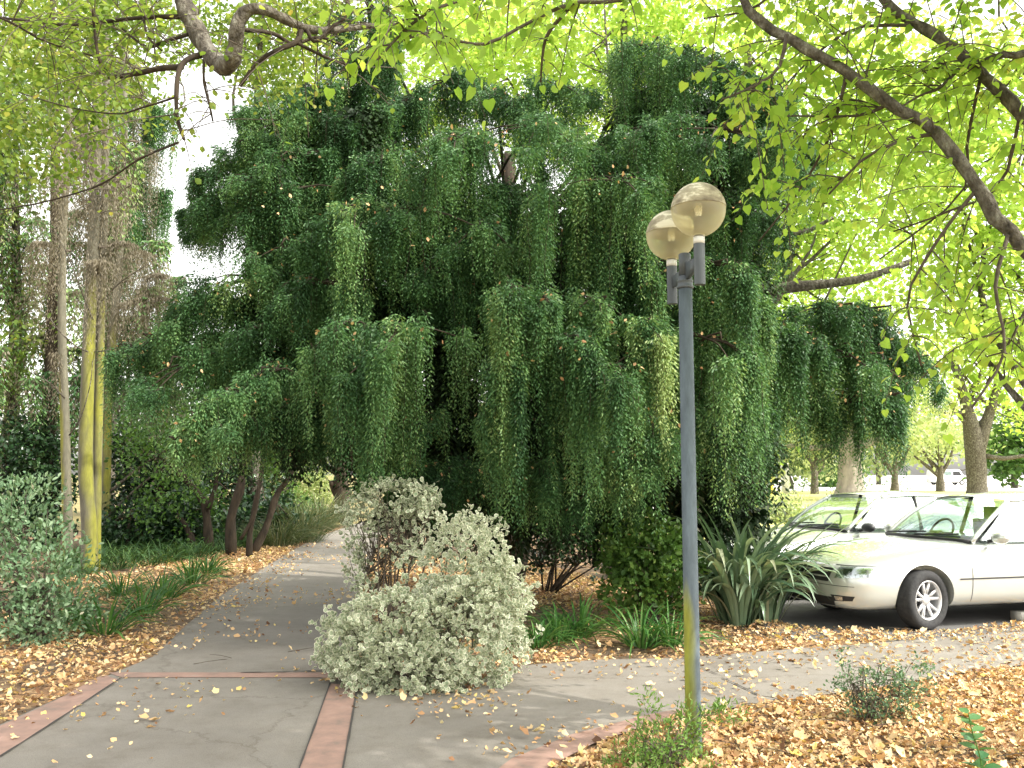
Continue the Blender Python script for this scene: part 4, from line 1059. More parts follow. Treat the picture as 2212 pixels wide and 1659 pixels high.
ob_br = [
    ([(440, 118, 5.65), (405, 128, 5.6), (386, 155, 5.55), (381, 200, 5.5), (383, 255, 5.5), (398, 302, 5.5)], .021, .010),
    ([(392, 145, 5.6), (345, 148, 5.7), (290, 160, 5.8), (236, 168, 5.9)], .022, .014),
    ([(440, 128, 5.6), (441, 180, 5.6), (452, 225, 5.6), (460, 262, 5.6)], .009, .006),
    ([(390, 36, 5.75), (308, 38, 5.9), (230, 46, 6.0), (150, 54, 6.2), (70, 46, 6.4), (0, 38, 6.6), (-120, 20, 6.8)], .016, .008),
    ([(405, 75, 5.7), (350, 92, 5.8), (320, 102, 5.9), (285, 80, 6.0), (262, 60, 6.0)], .013, .007),
    ([(651, 62, 5.5), (640, 90, 5.45), (600, 108, 5.4), (556, 136, 5.4), (518, 186, 5.4)], .020, .012),
    ([(640, 92, 5.45), (700, 122, 5.6), (745, 138, 5.7), (800, 152, 5.8)], .011, .006),
    ([(510, 62, 5.35), (590, 72, 5.7), (632, 95, 5.8), (690, 80, 5.9), (745, 100, 6.0)], .014, .010),
    ([(660, 60, 5.5), (680, 90, 5.5), (715, 60, 5.6), (750, 30, 5.6), (748, -40, 5.6)], .013, .011),
    ([(385, 308, 5.5), (330, 330, 5.9), (287, 352, 6.2), (230, 392, 6.5), (175, 414, 6.8), (80, 440, 7.1), (-20, 456, 7.4)], .008, .006),
    ([(-40, 20, 5.8), (30, 52, 5.8), (100, 90, 5.9), (200, 120, 6.0)], .010, .005),
    ([(240, 168, 5.9), (215, 130, 5.8), (205, 70, 5.8), (200, 20, 5.7)], .012, .008),
    ([(380, 210, 5.5), (300, 235, 5.8), (250, 246, 6.0), (150, 232, 6.3), (40, 200, 6.6)], .007, .004),
    ([(310, 40, 5.9), (320, 80, 5.8), (350, 110, 5.8)], .009, .006),
]
obp = [(px_path(p, 14), a, b) for p, a, b in ob_br]
for p, a, b in obp: mk('branch', [tube(p, np.linspace(a, b, 14) * (1 + .08 * np.sin(np.arange(14) * 1.9)), 7, .08)], M['barkdark'], oak)
tw = []
for p, a, b in obp: tw += side_twigs(p, 7, (.2, .65), curve=.15)
tw += side_twigs(obp[3][0], 14, (.4, 1.0), curve=.1) + side_twigs(obp[10][0], 14, (.4, 1.0), spread=(0, 0, .3), curve=.1)
tw2 = []
for b in tw: tw2 += side_twigs(b, 1, (.1, .35), curve=.2, n=5)
TWG = tw + tw2
mk('twigwork', [tube(b, np.linspace(.004, .0018, len(b)), 4, cap=False) for b in TWG] + [tube(p, np.full(14, .004), 4) for p, a, b in obp] + [tube(OB, .004, 4), tube(OB2, .004, 4)], M['twig'], oak)
A = leafy_twigs(tw[70:] + tw2, .045, (.03, .06), hang=.25, rb=(1.6, 1.6))
# leafy parts of the crown lying further back and to the left
C, _ = in_lobes([lobe(60, 60, 8.6, 190, 190, 120), lobe(250, 40, 8.8, 160, 150, 80), lobe(90, 300, 8.4, 150, 150, 110), lobe(200, 190, 8.6, 130, 130, 70), lobe(-120, 200, 7.8, 180, 180, 260), lobe(590, 150, 8.8, 110, 100, 60), lobe(650, 20, 8.8, 130, 120, 50)], 620, .1)
Q = np.repeat(C, 15, 0) + rng.normal(0, .15, (len(C) * 15, 3)) * [1, 1, .5]; n = len(Q)
Pq = np.concatenate([A[0], Q]); Dq = np.concatenate([A[1], rdir(n)]); Nq = np.concatenate([A[2], norm(rng.normal(0, .6, (n, 3)) + [0, 0, 1])])
Sq = np.concatenate([A[3], rng.uniform(.04, .075, n)]); Rq = np.concatenate([A[4], np.clip(np.repeat(rng.beta(1.6, 1.6, len(C)), 15) * .6 + rng.random(n) * .4, 0, 1)])
leaf_obj('crown', Pq, Dq, Nq, Sq, T_OVAL, M['oak'], oak, Rq, W=1.0)
print('oak leaves', len(Pq))

# mossy multi-stemmed cypress at the left with hanging dead foliage
mb = gnd(190, 1240); MY = mb[1]
M['mosstrunk'] = mossy('mossy_bark', (.13, .12, .085), (.22, .22, .028), .9, 1.5, dirn=(.55, -.35), zmax=7.0)
M['mosstrunk2'] = mossy('mossy_bark_left', (.14, .13, .09), (.22, .22, .028), .85, 1.45, dirn=(-.75, -.1), zmax=5)
cy = thing('mossy_cypress', 'cypress with two close yellow mossed trunks and hanging dead grey foliage at left', 'conifer', mb)
kk = MY / FPX
mk('trunk', [tube(smooth_poly([at(190, 1262, MY), at(193, 1150, MY), at(185, 1000, MY), at(190, 800, MY), at(198, 600, MY), at(205, 400, MY), at(212, 150, MY), at(215, -150, MY)], 20), np.linspace(17, 9, 20) * kk, 14, .03)], M['mosstrunk'], cy)
mk('trunk', [tube(smooth_poly([at(205, 1245, MY + .25), at(207, 1100, MY + .2), at(212, 900, MY + .2), at(217, 700, MY + .2), at(224, 500, MY + .3), at(230, 200, MY + .3), at(232, -100, MY + .3)], 20), np.linspace(12, 7, 20) * kk, 12, .03)], M['mosstrunk'], cy)
mb2 = gnd(147, 1215); MY2 = mb2[1]; k2 = MY2 / FPX
cy2 = thing('mossy_cypress', 'slimmer single cypress trunk with yellow moss down its left side, leftmost trunk', 'conifer', mb2)
mk('trunk', [tube(smooth_poly([at(148, 1232, MY2), at(145, 1100, MY2), at(140, 900, MY2), at(134, 700, MY2), at(136, 500, MY2), at(150, 250, MY2), at(155, -100, MY2)], 20), np.linspace(11, 6.5, 20) * k2, 12, .04)], M['mosstrunk2'], cy2)
mb3 = gnd(238, 1190); MY3 = mb3[1]; k3 = MY3 / FPX
cy3 = thing('mossy_cypress', 'furthest dim mossy cypress trunk just right of the pair of yellow trunks', 'conifer', mb3)
mk('trunk', [tube(smooth_poly([at(226, 1200, MY3), at(230, 1000, MY3), at(236, 800, MY3), at(255, 600, MY3), at(268, 300, MY3), at(270, 0, MY3)], 18), np.linspace(11, 7, 18) * k3, 10, .04)], M['mosstrunk'], cy3)


def dead_hang(parent, boughs, trunk_x, Yt, leafp=(.05, .10), nodes=.075, w=.16, name='dead_foliage', mat=None):
    [a, s] = weep_strands(boughs, nodes=nodes, leaf=leafp, feather=.10, split=False)
    leaf_obj(name, a[0], norm(a[1] + [0, 0, -.8]), a[2], a[3], T_NEEDLE, mat or M['deadneedle'], parent, np.clip(a[4] + .15, 0, 1), W=w)
    for b in boughs:
        s0 = at(trunk_x, 829, Yt); s0[2] = b['c'][2] - .2
        mk('limb', [tube(wander(s0, b['c'], 9, .07), np.linspace(.03, .006, 9), 5, .1)], M['twig'], parent)


dead_hang(cy, [B(225, 280, 45, 560, MY, n=.95), B(190, 430, 45, 700, MY + .3, n=.95), B(255, 380, 40, 640, MY, n=.95), B(215, 560, 50, 760, MY - .2, n=.85, tone=.1), B(170, 250, 40, 470, MY, n=.85), B(270, 520, 42, 720, MY + .3, n=.95)], 200, MY)
dead_hang(cy2, [B(130, 380, 50, 620, MY2, n=.85), B(95, 520, 45, 740, MY2, n=.85, tone=.1), B(150, 300, 40, 520, MY2, n=.85), B(120, 760, 26, 890, MY2, n=.7, tone=.1)], 140, MY2)
dead_hang(cy3, [B(300, 540, 45, 740, MY3, n=.95), B(345, 590, 42, 720, MY3, n=.95), B(310, 320, 50, 560, MY3 + 1, n=.9, tone=.05), B(290, 650, 45, 800, MY3, n=.85), B(350, 640, 40, 760, MY3, n=.85), B(280, 130, 55, 420, MY3 + 1, n=.85)], 255, MY3)
[a, s] = weep_strands([B(330, 420, 45, 600, MY3 + 1.5, n=.7), B(250, 470, 55, 700, MY3 + 1, n=.7), B(330, 240, 40, 420, MY3 + 1.5, n=.6), B(285, 330, 45, 560, MY3 + 1, n=.5)], nodes=.06, leaf=(.07, .11))
leaf_obj('crown', a[0], a[1], a[2], a[3], T_NEEDLE, M['conifer'], cy3, a[4], W=.3)
# grey green cypress standing behind the mossy trunks
gcb = at(110, 829, 20.5); gcb[2] = 0
gc = thing('mossy_cypress', 'grey green drooping cypress filling the space behind the mossy trunks', 'conifer', gcb)
mk('trunk', [tube(smooth_poly([gcb - [0, 0, .1], gcb + [0, 0, 3], at(120, 400, 20.5), at(110, -60, 20.5)], 14), np.linspace(.2, .06, 14), 10, .05)], M['barkdark'], gc)
gbs = []
for px in range(-40, 400, 48):
    for py in range(150, 900, 95):
        if px > 330 and py < 520: continue
        if rng.random() < (.30 if py < 560 else .2): continue
        gbs.append(B(px + rng.uniform(-20, 20), py + rng.uniform(-40, 40), 38, py + 190, 20.5 + rng.uniform(-1, 1), n=.30, tone=rng.uniform(-.1, .3)))
[a, s] = weep_strands(gbs, nodes=.085, leaf=(.10, .17), feather=.16, split=False)
print('grey cypress', len(a[0]))
k_ = rng.random(len(a[0])) < .55
leaf_obj('crown', a[0][k_], a[1][k_], a[2][k_], a[3][k_], T_NEEDLE, M['conifer'], gc, a[4][k_] + .1, W=.35)
leaf_obj('dead_foliage', a[0][~k_], norm(a[1][~k_] + [0, 0, -.7]), a[2][~k_], a[3][~k_], T_NEEDLE, M['deadneedle'], gc, a[4][~k_], W=.22)
# bare twigs springing from the trunks
tws = []
for (p) in ([(190, 760, MY - .2), (160, 745, MY - .4), (128, 715, MY - .5), (110, 690, MY - .6)], [(205, 760, MY), (240, 755, MY - .3), (300, 735, MY - .5), (340, 700, MY - .5)], [(150, 940, MY), (175, 900, MY - .2), (195, 830, MY - .3), (200, 780, MY - .3)], [(140, 860, MY), (110, 830, MY - .2), (70, 800, MY - .4)],
            [(205, 700, MY), (180, 640, MY - .3), (150, 560, MY - .6), (120, 500, MY - .8)], [(220, 650, MY), (260, 610, MY - .3), (320, 570, MY - .6)], [(235, 1065, MY3), (300, 1010, MY3), (340, 985, MY3 - .2), (390, 950, MY3 - .3)], [(228, 1120, MY3), (290, 1060, MY3 - .2), (350, 1010, MY3 - .4), (420, 940, MY3 - .5)]):
    tws.append(tube(px_path(p, 12), np.linspace(.035 if p[0][0] > 225 and p[0][1] > 1000 else .014, .006, 12), 6, .08))
for q in tws: mk('bare_branch', [q], M['bark'], cy)

# ------------------------------------------------------------------ undergrowth and trees at the left, beyond the path
ivy = gnd(95, 1190)
YI = ivy[1]
broadleaf('evergreen_bush', 'dark glossy evergreen bush left of the mossy trunks', 'bush', ivy, [(ivy, .05), (ivy + [0, 0, .8], .04), (ivy + [.1, 0, 1.6], .02)],
          [lobe(60, 990, YI, 75, 70, 75), lobe(95, 1060, YI, 60, 60, 70), lobe(20, 1090, YI, 70, 60, 70), lobe(90, 1140, YI, 55, 50, 40), lobe(50, 930, YI, 45, 40, 40)], 330, 22, (.07, .13), 'darkleaf', bark='barkdark', nlimb=6, sig=.14, shell=.3)
for k, (bx, by, lab, lobes_px) in enumerate((
        (300, 1200, 'dark broadleaf evergreen with black gaps, right of the mossy trunks', [(290, 960, 60, 70), (330, 1040, 75, 75), (280, 1090, 60, 70), (400, 1080, 60, 60), (390, 1000, 50, 50)]),
        (430, 1180, 'dark broadleaf evergreen behind the crooked stems, left of the path', [(440, 1000, 70, 60), (430, 1090, 60, 60), (500, 1060, 60, 70), (560, 1080, 60, 70), (470, 1130, 60, 40)]))):
    b = gnd(bx, by - 12); Y = b[1] + .8; b = b + [0, .8, 0]
    broadleaf('evergreen_bush', lab, 'bush', b, [(b, .09), (b + [0.1, 0, 1.2], .07), (b + [.2, 0, 2.4], .03)], [lobe(x, y, Y + rng.uniform(0, 1), w, w, h) for x, y, w, h in lobes_px], 330, 16, (.08, .15), 'darkleaf', bark='barkdark', nlimb=12, sig=.22, shell=.15, rb=(1.2, 1.8))
for (bx, by, lab, lobes_px) in ((270, 1195, 'low dark ground hugging bush immediately right of the mossy trunks', [(270, 1130, 50, 50), (320, 1150, 60, 40), (250, 1170, 40, 25)]),
                                (380, 1190, 'low dark bush below the crooked stems left of the path', [(370, 1140, 55, 45), (430, 1160, 50, 30), (400, 1100, 50, 40), (340, 1170, 40, 25)]),
                                (590, 1172, 'brownish dense bush wedged behind the leaning stem by the path', [(590, 1120, 50, 50), (560, 1140, 50, 40), (620, 1140, 36, 30), (530, 1130, 40, 45)])):
    b = gnd(bx, by); Y = b[1]
    broadleaf('evergreen_bush', lab, 'bush', b, [(b, .05), (b + [0.05, 0, .4], .04), (b + [.1, 0, .9], .02)], [lobe(x, y, Y + rng.uniform(0, .6), w, w, h) for x, y, w, h in lobes_px], 190, 16, (.07, .14), 'darkleaf', bark='barkdark', nlimb=8, sig=.18, shell=.15, rb=(1.2, 1.8))
gcp = wpoly([(150, 1262), (205, 1240), (330, 1225), (450, 1208), (560, 1185), (640, 1166), (560, 1160), (400, 1175), (240, 1190), (120, 1225)])
GP = scatter(gcp, 16, 24); n = len(GP)
Vg, Fg, mg = blade_arrays(np.zeros(3), n * 14, (.22, .55), (.014, .026), (.5, 1.4), (.8, 2.2), .12, seg=5)
Vg = Vg + np.repeat(np.column_stack([np.repeat(GP, 14, 0), np.zeros(n * 14)]), mg, 0)
tag(mk('ground_cover', [(Vg, Fg)], leaf_mat('ground_cover_blade', [(0, (.02, .05, .015)), (.6, (.05, .12, .035)), (1, (.12, .20, .06))], trans=.3), None, {'rnd': np.repeat(rng.random(n * 14), mg)}), kind='stuff')
# crooked stems
stems = [
    ('left most crooked dark stem, forked low, by the left path edge', [(452, 1195), (448, 1130), (440, 1085), (415, 1050), (385, 1020), (350, 985)], 13, [[(450, 1100), (468, 1040), (476, 960)]]),
    ('tall crooked dark stem, second from the left in the stem group', [(500, 1200), (498, 1130), (510, 1080), (522, 1040), (520, 990), (512, 955), (505, 900)], 15, [[(520, 1010), (535, 980), (560, 930)]]),
    ('thin curved brown stem between the two thick crooked ones', [(538, 1205), (540, 1150), (552, 1090), (562, 1040), (570, 985), (580, 930)], 9, [[(520, 1165), (540, 1130), (556, 1085), (558, 1040)]]),
    ('leaning brown stem with a pale flank, right end of the stem group', [(545, 1195), (570, 1150), (588, 1100), (600, 1065), (622, 1035), (640, 990), (650, 920)], 11, []),
    ('low pale stem leaning left out of the undergrowth beside the dark stems', [(430, 1195), (415, 1165), (400, 1135), (385, 1110)], 10, []),
]
for lab, pts, w, subs in stems:
    b = gnd(pts[0][0], pts[0][1]); Y = b[1]
    t = thing('crooked_tree', lab, 'tree', b, group='crooked stems along the left of the path')
    P = px_path([(x, y, Y + i * .05) for i, (x, y) in enumerate(pts)], 16)
    P[0, 2] -= .1
    mk('trunk', [tube(P, np.linspace(w * .78, w * .42, 16) * Y / FPX * (1 + .12 * np.sin(np.arange(16) * 1.3)), 10, .1)] + [tube(px_path([(x, y, Y) for x, y in s_], 10), np.linspace(w * .45, w * .25, 10) * Y / FPX, 8, .1) for s_ in subs], M['barkdark'], t)
    if w > 9:
        C, _ = in_lobes([(P[-1][0], Y, P[-1][2] + .3, 1.0, .9, .7)], 60, .2)
        Q = np.repeat(C, 16, 0) + rng.normal(0, .18, (960, 3))
        leaf_obj('crown', Q, rdir(960), rdir(960, .8), rng.uniform(.07, .12, 960), T_OVAL, M['midleaf'], t, rng.random(960) * .7, W=.8)
# far dark trunk beside the path
fb_ = gnd(742, 1128); FY = fb_[1]
broadleaf('dark_tree', 'upright dark trunk with a stub, standing at the far right of the path tunnel', 'tree', fb_, [(fb_ - [0, 0, .1], 20 * FY / FPX), (at(738, 1080, FY), 16 * FY / FPX), (at(736, 960, FY), 15 * FY / FPX), (at(740, 600, FY), 10 * FY / FPX)],
          [lobe(740, 560, FY, 170, 150, 120), lobe(650, 700, FY + 1, 130, 120, 120), lobe(820, 760, FY, 90, 120, 100)], 150, 20, (.09, .14), 'midleaf', bark='barkdark', nlimb=8, sig=.4,
          extra=[tube(px_path([(735, 1078, FY), (722, 1058, FY), (716, 1040, FY - .1)], 8), np.linspace(9, 6, 8) * FY / FPX, 8, .1)])
# sunny foliage at the far end of the path
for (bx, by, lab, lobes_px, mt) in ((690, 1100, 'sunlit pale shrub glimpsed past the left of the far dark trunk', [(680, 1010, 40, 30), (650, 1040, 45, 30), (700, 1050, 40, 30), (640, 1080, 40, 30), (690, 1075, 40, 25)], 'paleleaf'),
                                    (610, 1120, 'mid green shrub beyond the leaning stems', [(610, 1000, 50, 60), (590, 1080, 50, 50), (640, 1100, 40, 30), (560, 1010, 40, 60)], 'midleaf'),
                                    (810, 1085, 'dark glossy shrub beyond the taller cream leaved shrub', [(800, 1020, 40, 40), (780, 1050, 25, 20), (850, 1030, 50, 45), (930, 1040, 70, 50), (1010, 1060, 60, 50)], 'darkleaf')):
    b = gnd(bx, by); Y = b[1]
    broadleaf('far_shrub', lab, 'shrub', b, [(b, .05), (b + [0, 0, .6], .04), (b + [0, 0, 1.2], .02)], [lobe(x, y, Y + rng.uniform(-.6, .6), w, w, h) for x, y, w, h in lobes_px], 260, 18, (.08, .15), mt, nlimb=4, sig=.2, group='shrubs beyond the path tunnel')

# trees behind, left half: tall crowns with sky showing between
def far_tree(name, lab, px, Y, r, top_px, lobes_px, ncl, per, size, mt, bark='bark', group=None, **k):
    b = at(px, 829, Y); b[2] = 0
    tp = at(px + rng.uniform(-20, 20), top_px, Y)
    m_ = (b + tp) / 2 + [rng.normal(0, .25), 0, 0]
    return broadleaf(name, lab, 'tree', b, [(b - [0, 0, .1], r * 1.25), (b + [0, 0, .8], r), (m_, r * .7), (tp, r * .25)],
                     [lobe(x, y, Y + dy, w, w * .8, h) for x, y, w, h, dy in lobes_px], ncl, per, size, mt, bark=bark, group=group, **k)


GL = 'trees behind the left shrubbery'
far_tree('broadleaf_tree', 'shadowy green tree behind the mossy trunks at the far left edge', 20, 21, .2, 300, [(-40, 520, 110, 120, 0), (40, 640, 90, 90, 0), (60, 760, 80, 70, -.5), (-60, 800, 110, 110, 0), (20, 420, 80, 80, .5)], 240, 18, (.10, .17), 'oak', group=GL, sig=.3)
far_tree('broadleaf_tree', 'tall yellow green tree showing above the mossy trunks at top left', 240, 26, .25, -50, [(150, 90, 180, 120, 0), (330, 60, 120, 90, 1), (90, 250, 130, 90, 0), (250, 200, 120, 70, 0)], 260, 18, (.12, .2), 'oak', group=GL, sig=.35)
far_tree('broadleaf_tree', 'mid green tree filling the gap between mossy trunks and weeping conifer', 330, 27, .2, 620, [(300, 820, 120, 120, 0), (400, 760, 90, 80, 0), (420, 900, 120, 100, 1), (250, 920, 120, 110, 0), (520, 800, 120, 100, 2)], 330, 18, (.11, .18), 'darkleaf', group=GL, sig=.35)
far_tree('broadleaf_tree', 'yellowish foliage tree above the crooked bough, top middle left', 560, 24, .22, -60, [(560, 110, 110, 80, 0), (640, 60, 110, 70, 0), (470, 60, 100, 50, 0), (720, 40, 90, 60, 0), (600, 190, 70, 50, 0)], 240, 18, (.10, .17), 'oak', group=GL, sig=.3)
far_tree('broadleaf_tree', 'distant dark tree low behind the evergreen bushes', 120, 36, .25, 760, [(60, 960, 130, 100, 0), (200, 930, 120, 110, 0), (330, 1000, 130, 80, 0), (460, 960, 140, 100, 0), (560, 1020, 90, 60, 0)], 330, 18, (.16, .25), 'midleaf', group=GL, sig=.5)

# limes and others behind the conifer and along the right
GR = 'lime trees behind the weeping conifer'
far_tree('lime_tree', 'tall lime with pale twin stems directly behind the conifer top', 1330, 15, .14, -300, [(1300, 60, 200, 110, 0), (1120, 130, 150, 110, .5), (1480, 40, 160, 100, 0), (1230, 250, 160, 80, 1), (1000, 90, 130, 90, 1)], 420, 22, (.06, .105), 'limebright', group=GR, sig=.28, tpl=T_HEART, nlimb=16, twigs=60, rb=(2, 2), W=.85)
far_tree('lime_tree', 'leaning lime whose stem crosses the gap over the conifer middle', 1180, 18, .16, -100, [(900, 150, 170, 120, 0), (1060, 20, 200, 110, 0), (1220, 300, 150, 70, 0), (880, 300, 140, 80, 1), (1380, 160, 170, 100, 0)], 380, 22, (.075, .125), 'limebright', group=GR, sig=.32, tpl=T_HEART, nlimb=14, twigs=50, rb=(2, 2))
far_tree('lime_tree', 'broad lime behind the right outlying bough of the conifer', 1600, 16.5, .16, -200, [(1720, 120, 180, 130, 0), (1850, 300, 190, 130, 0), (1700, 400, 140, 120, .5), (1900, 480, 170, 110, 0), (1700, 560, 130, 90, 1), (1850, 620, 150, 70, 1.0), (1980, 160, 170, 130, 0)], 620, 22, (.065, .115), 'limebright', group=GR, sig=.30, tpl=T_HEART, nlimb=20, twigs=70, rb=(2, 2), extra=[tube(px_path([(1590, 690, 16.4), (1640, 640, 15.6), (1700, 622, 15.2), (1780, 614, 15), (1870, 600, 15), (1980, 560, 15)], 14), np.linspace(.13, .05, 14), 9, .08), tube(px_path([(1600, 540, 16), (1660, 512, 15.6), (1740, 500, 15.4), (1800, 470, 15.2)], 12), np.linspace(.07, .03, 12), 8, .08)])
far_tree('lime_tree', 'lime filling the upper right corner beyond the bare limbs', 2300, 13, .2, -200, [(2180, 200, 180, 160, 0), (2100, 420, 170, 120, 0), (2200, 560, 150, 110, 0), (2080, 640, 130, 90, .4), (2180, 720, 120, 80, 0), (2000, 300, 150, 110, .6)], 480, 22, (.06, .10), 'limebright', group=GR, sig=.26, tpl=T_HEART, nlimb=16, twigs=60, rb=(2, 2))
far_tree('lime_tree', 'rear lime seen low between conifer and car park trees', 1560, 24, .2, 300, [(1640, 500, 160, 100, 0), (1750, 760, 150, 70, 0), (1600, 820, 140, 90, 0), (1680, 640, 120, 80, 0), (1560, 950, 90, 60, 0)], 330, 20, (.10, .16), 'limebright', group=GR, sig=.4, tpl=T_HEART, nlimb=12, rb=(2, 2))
# pale horizontal branch right of the lamp
# ------------------------------------------------------------------ park trees beyond the car park
b = gnd(1838, 1082); Y = b[1]; k = Y / FPX
broadleaf('park_tree', 'old thick pale park tree trunk flaring at its base on the sunny lawn', 'tree', b,
          [(b - [0, 0, .2], 46 * k), (at(1838, 1066, Y), 36 * k), (at(1836, 1040, Y), 27 * k), (at(1835, 990, Y), 23 * k), (at(1836, 955, Y), 27 * k), (at(1838, 860, Y), 12 * k)],
          [lobe(1840, 900, Y, 120, 110, 30), lobe(1760, 880, Y, 110, 100, 40), lobe(1930, 880, Y, 110, 100, 35), lobe(1840, 800, Y, 170, 150, 60), lobe(1700, 940, Y, 60, 60, 25)], 260, 16, (.25, .4), 'paleleaf', bark='barkpale', nlimb=10, sig=.7, rough=.06,
          extra=[tube(px_path([(1830, 975, Y), (1800, 962, Y), (1760, 968, Y), (1700, 962, Y), (1640, 970, Y)], 10), np.linspace(9, 4, 10) * k, 7, .1)])
b = gnd(2110, 1078); Y = b[1]; k = Y / FPX
broadleaf('park_tree', 'grey park tree trunk forking into two stems behind the car roofs', 'tree', b,
          [(b - [0, 0, .2], 26 * k), (at(2110, 1050, Y), 20 * k), (at(2108, 990, Y), 21 * k), (at(2100, 930, Y), 18 * k), (at(2088, 880, Y), 12 * k), (at(2060, 780, Y), 8 * k)],
          [lobe(2080, 760, Y, 120, 110, 60), lobe(2180, 830, Y, 100, 90, 60), lobe(2000, 860, Y, 90, 80, 45), lobe(2160, 720, Y, 110, 90, 60), lobe(2240, 900, Y, 80, 70, 40)], 330, 16, (.2, .34), 'limebright', bark='bark', nlimb=12, sig=.6, rough=.05,
          extra=[tube(px_path([(2110, 985, Y), (2125, 930, Y), (2138, 890, Y), (2160, 820, Y)], 10), np.linspace(16, 8, 10) * k, 10, .05), tube(px_path([(2130, 985, Y), (2170, 990, Y), (2215, 985, Y), (2260, 990, Y)], 10), np.linspace(6, 3, 10) * k, 7, .1)])
for (px, py, lab, kids, lb_) in (
        (1760, 1067, 'slim grey young tree left of the old thick trunk', [[(1760, 1010), (1735, 975), (1725, 950)], [(1762, 1000), (1790, 985), (1800, 970)]], [(1755, 950, 50, 30), (1720, 930, 40, 25), (1790, 960, 35, 20)]),
        (1933, 1066, 'small bare forked tree right of the old thick trunk', [[(1930, 1020), (1905, 995), (1890, 975)], [(1930, 1020), (1950, 1000), (1962, 960)], [(1908, 1000), (1900, 970), (1895, 950)]], [(1930, 940, 70, 25), (1880, 930, 45, 20)]),
        (2031, 1062, 'small pale spreading tree in front of the distant white van', [[(2030, 1030), (2000, 1005), (1975, 985)], [(2030, 1030), (2050, 995), (2060, 965)], [(2030, 1030), (2005, 990), (1985, 960)]], [(2010, 975, 60, 25), (1970, 950, 50, 25), (2060, 960, 45, 25), (2000, 930, 60, 25)])):
    b = gnd(px, py); Y = b[1]; k = Y / FPX
    broadleaf('young_tree', lab, 'tree', b, [(b - [0, 0, .1], 10 * k), (at(px, py - 25, Y), 7.5 * k), (at(px, py - 45, Y), 7 * k), (at(px + 2, py - 80, Y), 3 * k)],
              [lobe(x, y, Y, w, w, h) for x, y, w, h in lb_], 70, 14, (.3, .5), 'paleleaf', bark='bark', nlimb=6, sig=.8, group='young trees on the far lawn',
              extra=[tube(px_path([(x, y, Y) for x, y in q], 8), np.linspace(5, 2, 8) * k, 6, .1) for q in kids])
# far hedge line
GH = 'pale tree line beyond the lawn'
for (px, Y, lab, lp) in ((1590, 62, 'pale tree line clump nearest the lamp post', [(1590, 930, 90, 60, 0), (1640, 970, 60, 40, 0), (1540, 980, 80, 50, 0)]),
                         (1700, 90, 'pale tree line clump left of the old thick trunk', [(1700, 950, 80, 50, 0), (1760, 990, 60, 30, 0), (1680, 1000, 60, 25, 0)]),
                         (1890, 120, 'pale tree line clump between the thick trunk and forked tree', [(1880, 930, 90, 60, 0), (1960, 950, 90, 50, 0), (1900, 1000, 60, 22, 0)]),
                         (2040, 150, 'pale tree line clump above the distant van', [(2040, 920, 100, 60, 0), (2110, 960, 80, 40, 0), (1980, 985, 50, 16, 0)]),
                         (2180, 95, 'dull green bushes at the right edge beyond the forked trunk', [(2170, 1000, 45, 28, 0), (2210, 990, 50, 35, 0), (2150, 960, 50, 30, 0), (2240, 930, 80, 60, 0)])):
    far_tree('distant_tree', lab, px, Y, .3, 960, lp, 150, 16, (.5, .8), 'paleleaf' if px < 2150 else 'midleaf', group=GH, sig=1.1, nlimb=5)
# scrubby low bushes near the road
for (px, py, lab, lp, mt) in ((1690, 1128, 'twiggy pale low bush on the lawn behind the silver cars', [(1690, 1105, 42, 26), (1720, 1112, 30, 18), (1660, 1112, 28, 18)], 'paleleaf'),
                              (1600, 1110, 'sparse scrubby bush behind the flax bush', [(1600, 1060, 46, 44), (1570, 1080, 40, 30), (1640, 1090, 36, 26)], 'paleleaf'),
                              (1790, 1052, 'round green bush left of the old thick trunk', [(1790, 1030, 22, 18), (1810, 1036, 18, 12)], 'midleaf')):
    b = gnd(px, py); Y = b[1]
    broadleaf('low_bush', lab, 'bush', b, [(b, .04), (b + [0, 0, .3], .03), (b + [0, 0, .6], .01)], [lobe(x, y, Y, w, w, h) for x, y, w, h in lp], 130, 14, (.05 * Y / 20, .09 * Y / 20), mt, nlimb=14, sig=.012 * Y, shell=.2)

# ------------------------------------------------------------------ cars
from mathutils.bvhtree import BVHTree
from mathutils import Vector
M['paint'] = rough_mat('silver_paint', [(.3, (.62, .64, .61)), (.7, (.68, .70, .67))], scale=2, rough=.24, bump=0, metallic=.5, spec=.5, coat=1.0)
M['black'] = plain('black_trim', (.018, .018, .02), rough=.55)
M['tyre'] = rough_mat('tyre_rubber', [(.3, (.022, .022, .024)), (.7, (.05, .05, .05))], scale=20, rough=.85)
M['alloy'] = plain('alloy', (.62, .62, .63), rough=.3, metallic=.6)
M['glass'] = glass_mat('car_glass', (.72, .84, .80), .16)
M['lens'] = glass_mat('lens_glass', (.86, .90, .90), .25, .08)
M['reflector'] = plain('reflector', (.60, .61, .62), rough=.2, metallic=.8, scale=30)
M['seat'] = plain('seat_cloth', (.09, .09, .095), rough=.9)


def ring_section(x, hw, zb, zt):
    f = [(0, 0), (.80, 0), (.955, .10), (1.0, .42), (.99, .70), (.935, .90), (.78, .975), (.42, .998), (0, 1.0)]
    half = [(x, a * hw, zb + b * (zt - zb)) for a, b in f]
    return half + [(p[0], -p[1], p[2]) for p in half[-2:0:-1]]


def apply_mods(o):
    dg = bpy.context.evaluated_depsgraph_get()
    me = bpy.data.meshes.new_from_object(o.evaluated_get(dg))
    o.modifiers.clear(); old = o.data; o.data = me
    bpy.data.meshes.remove(old)


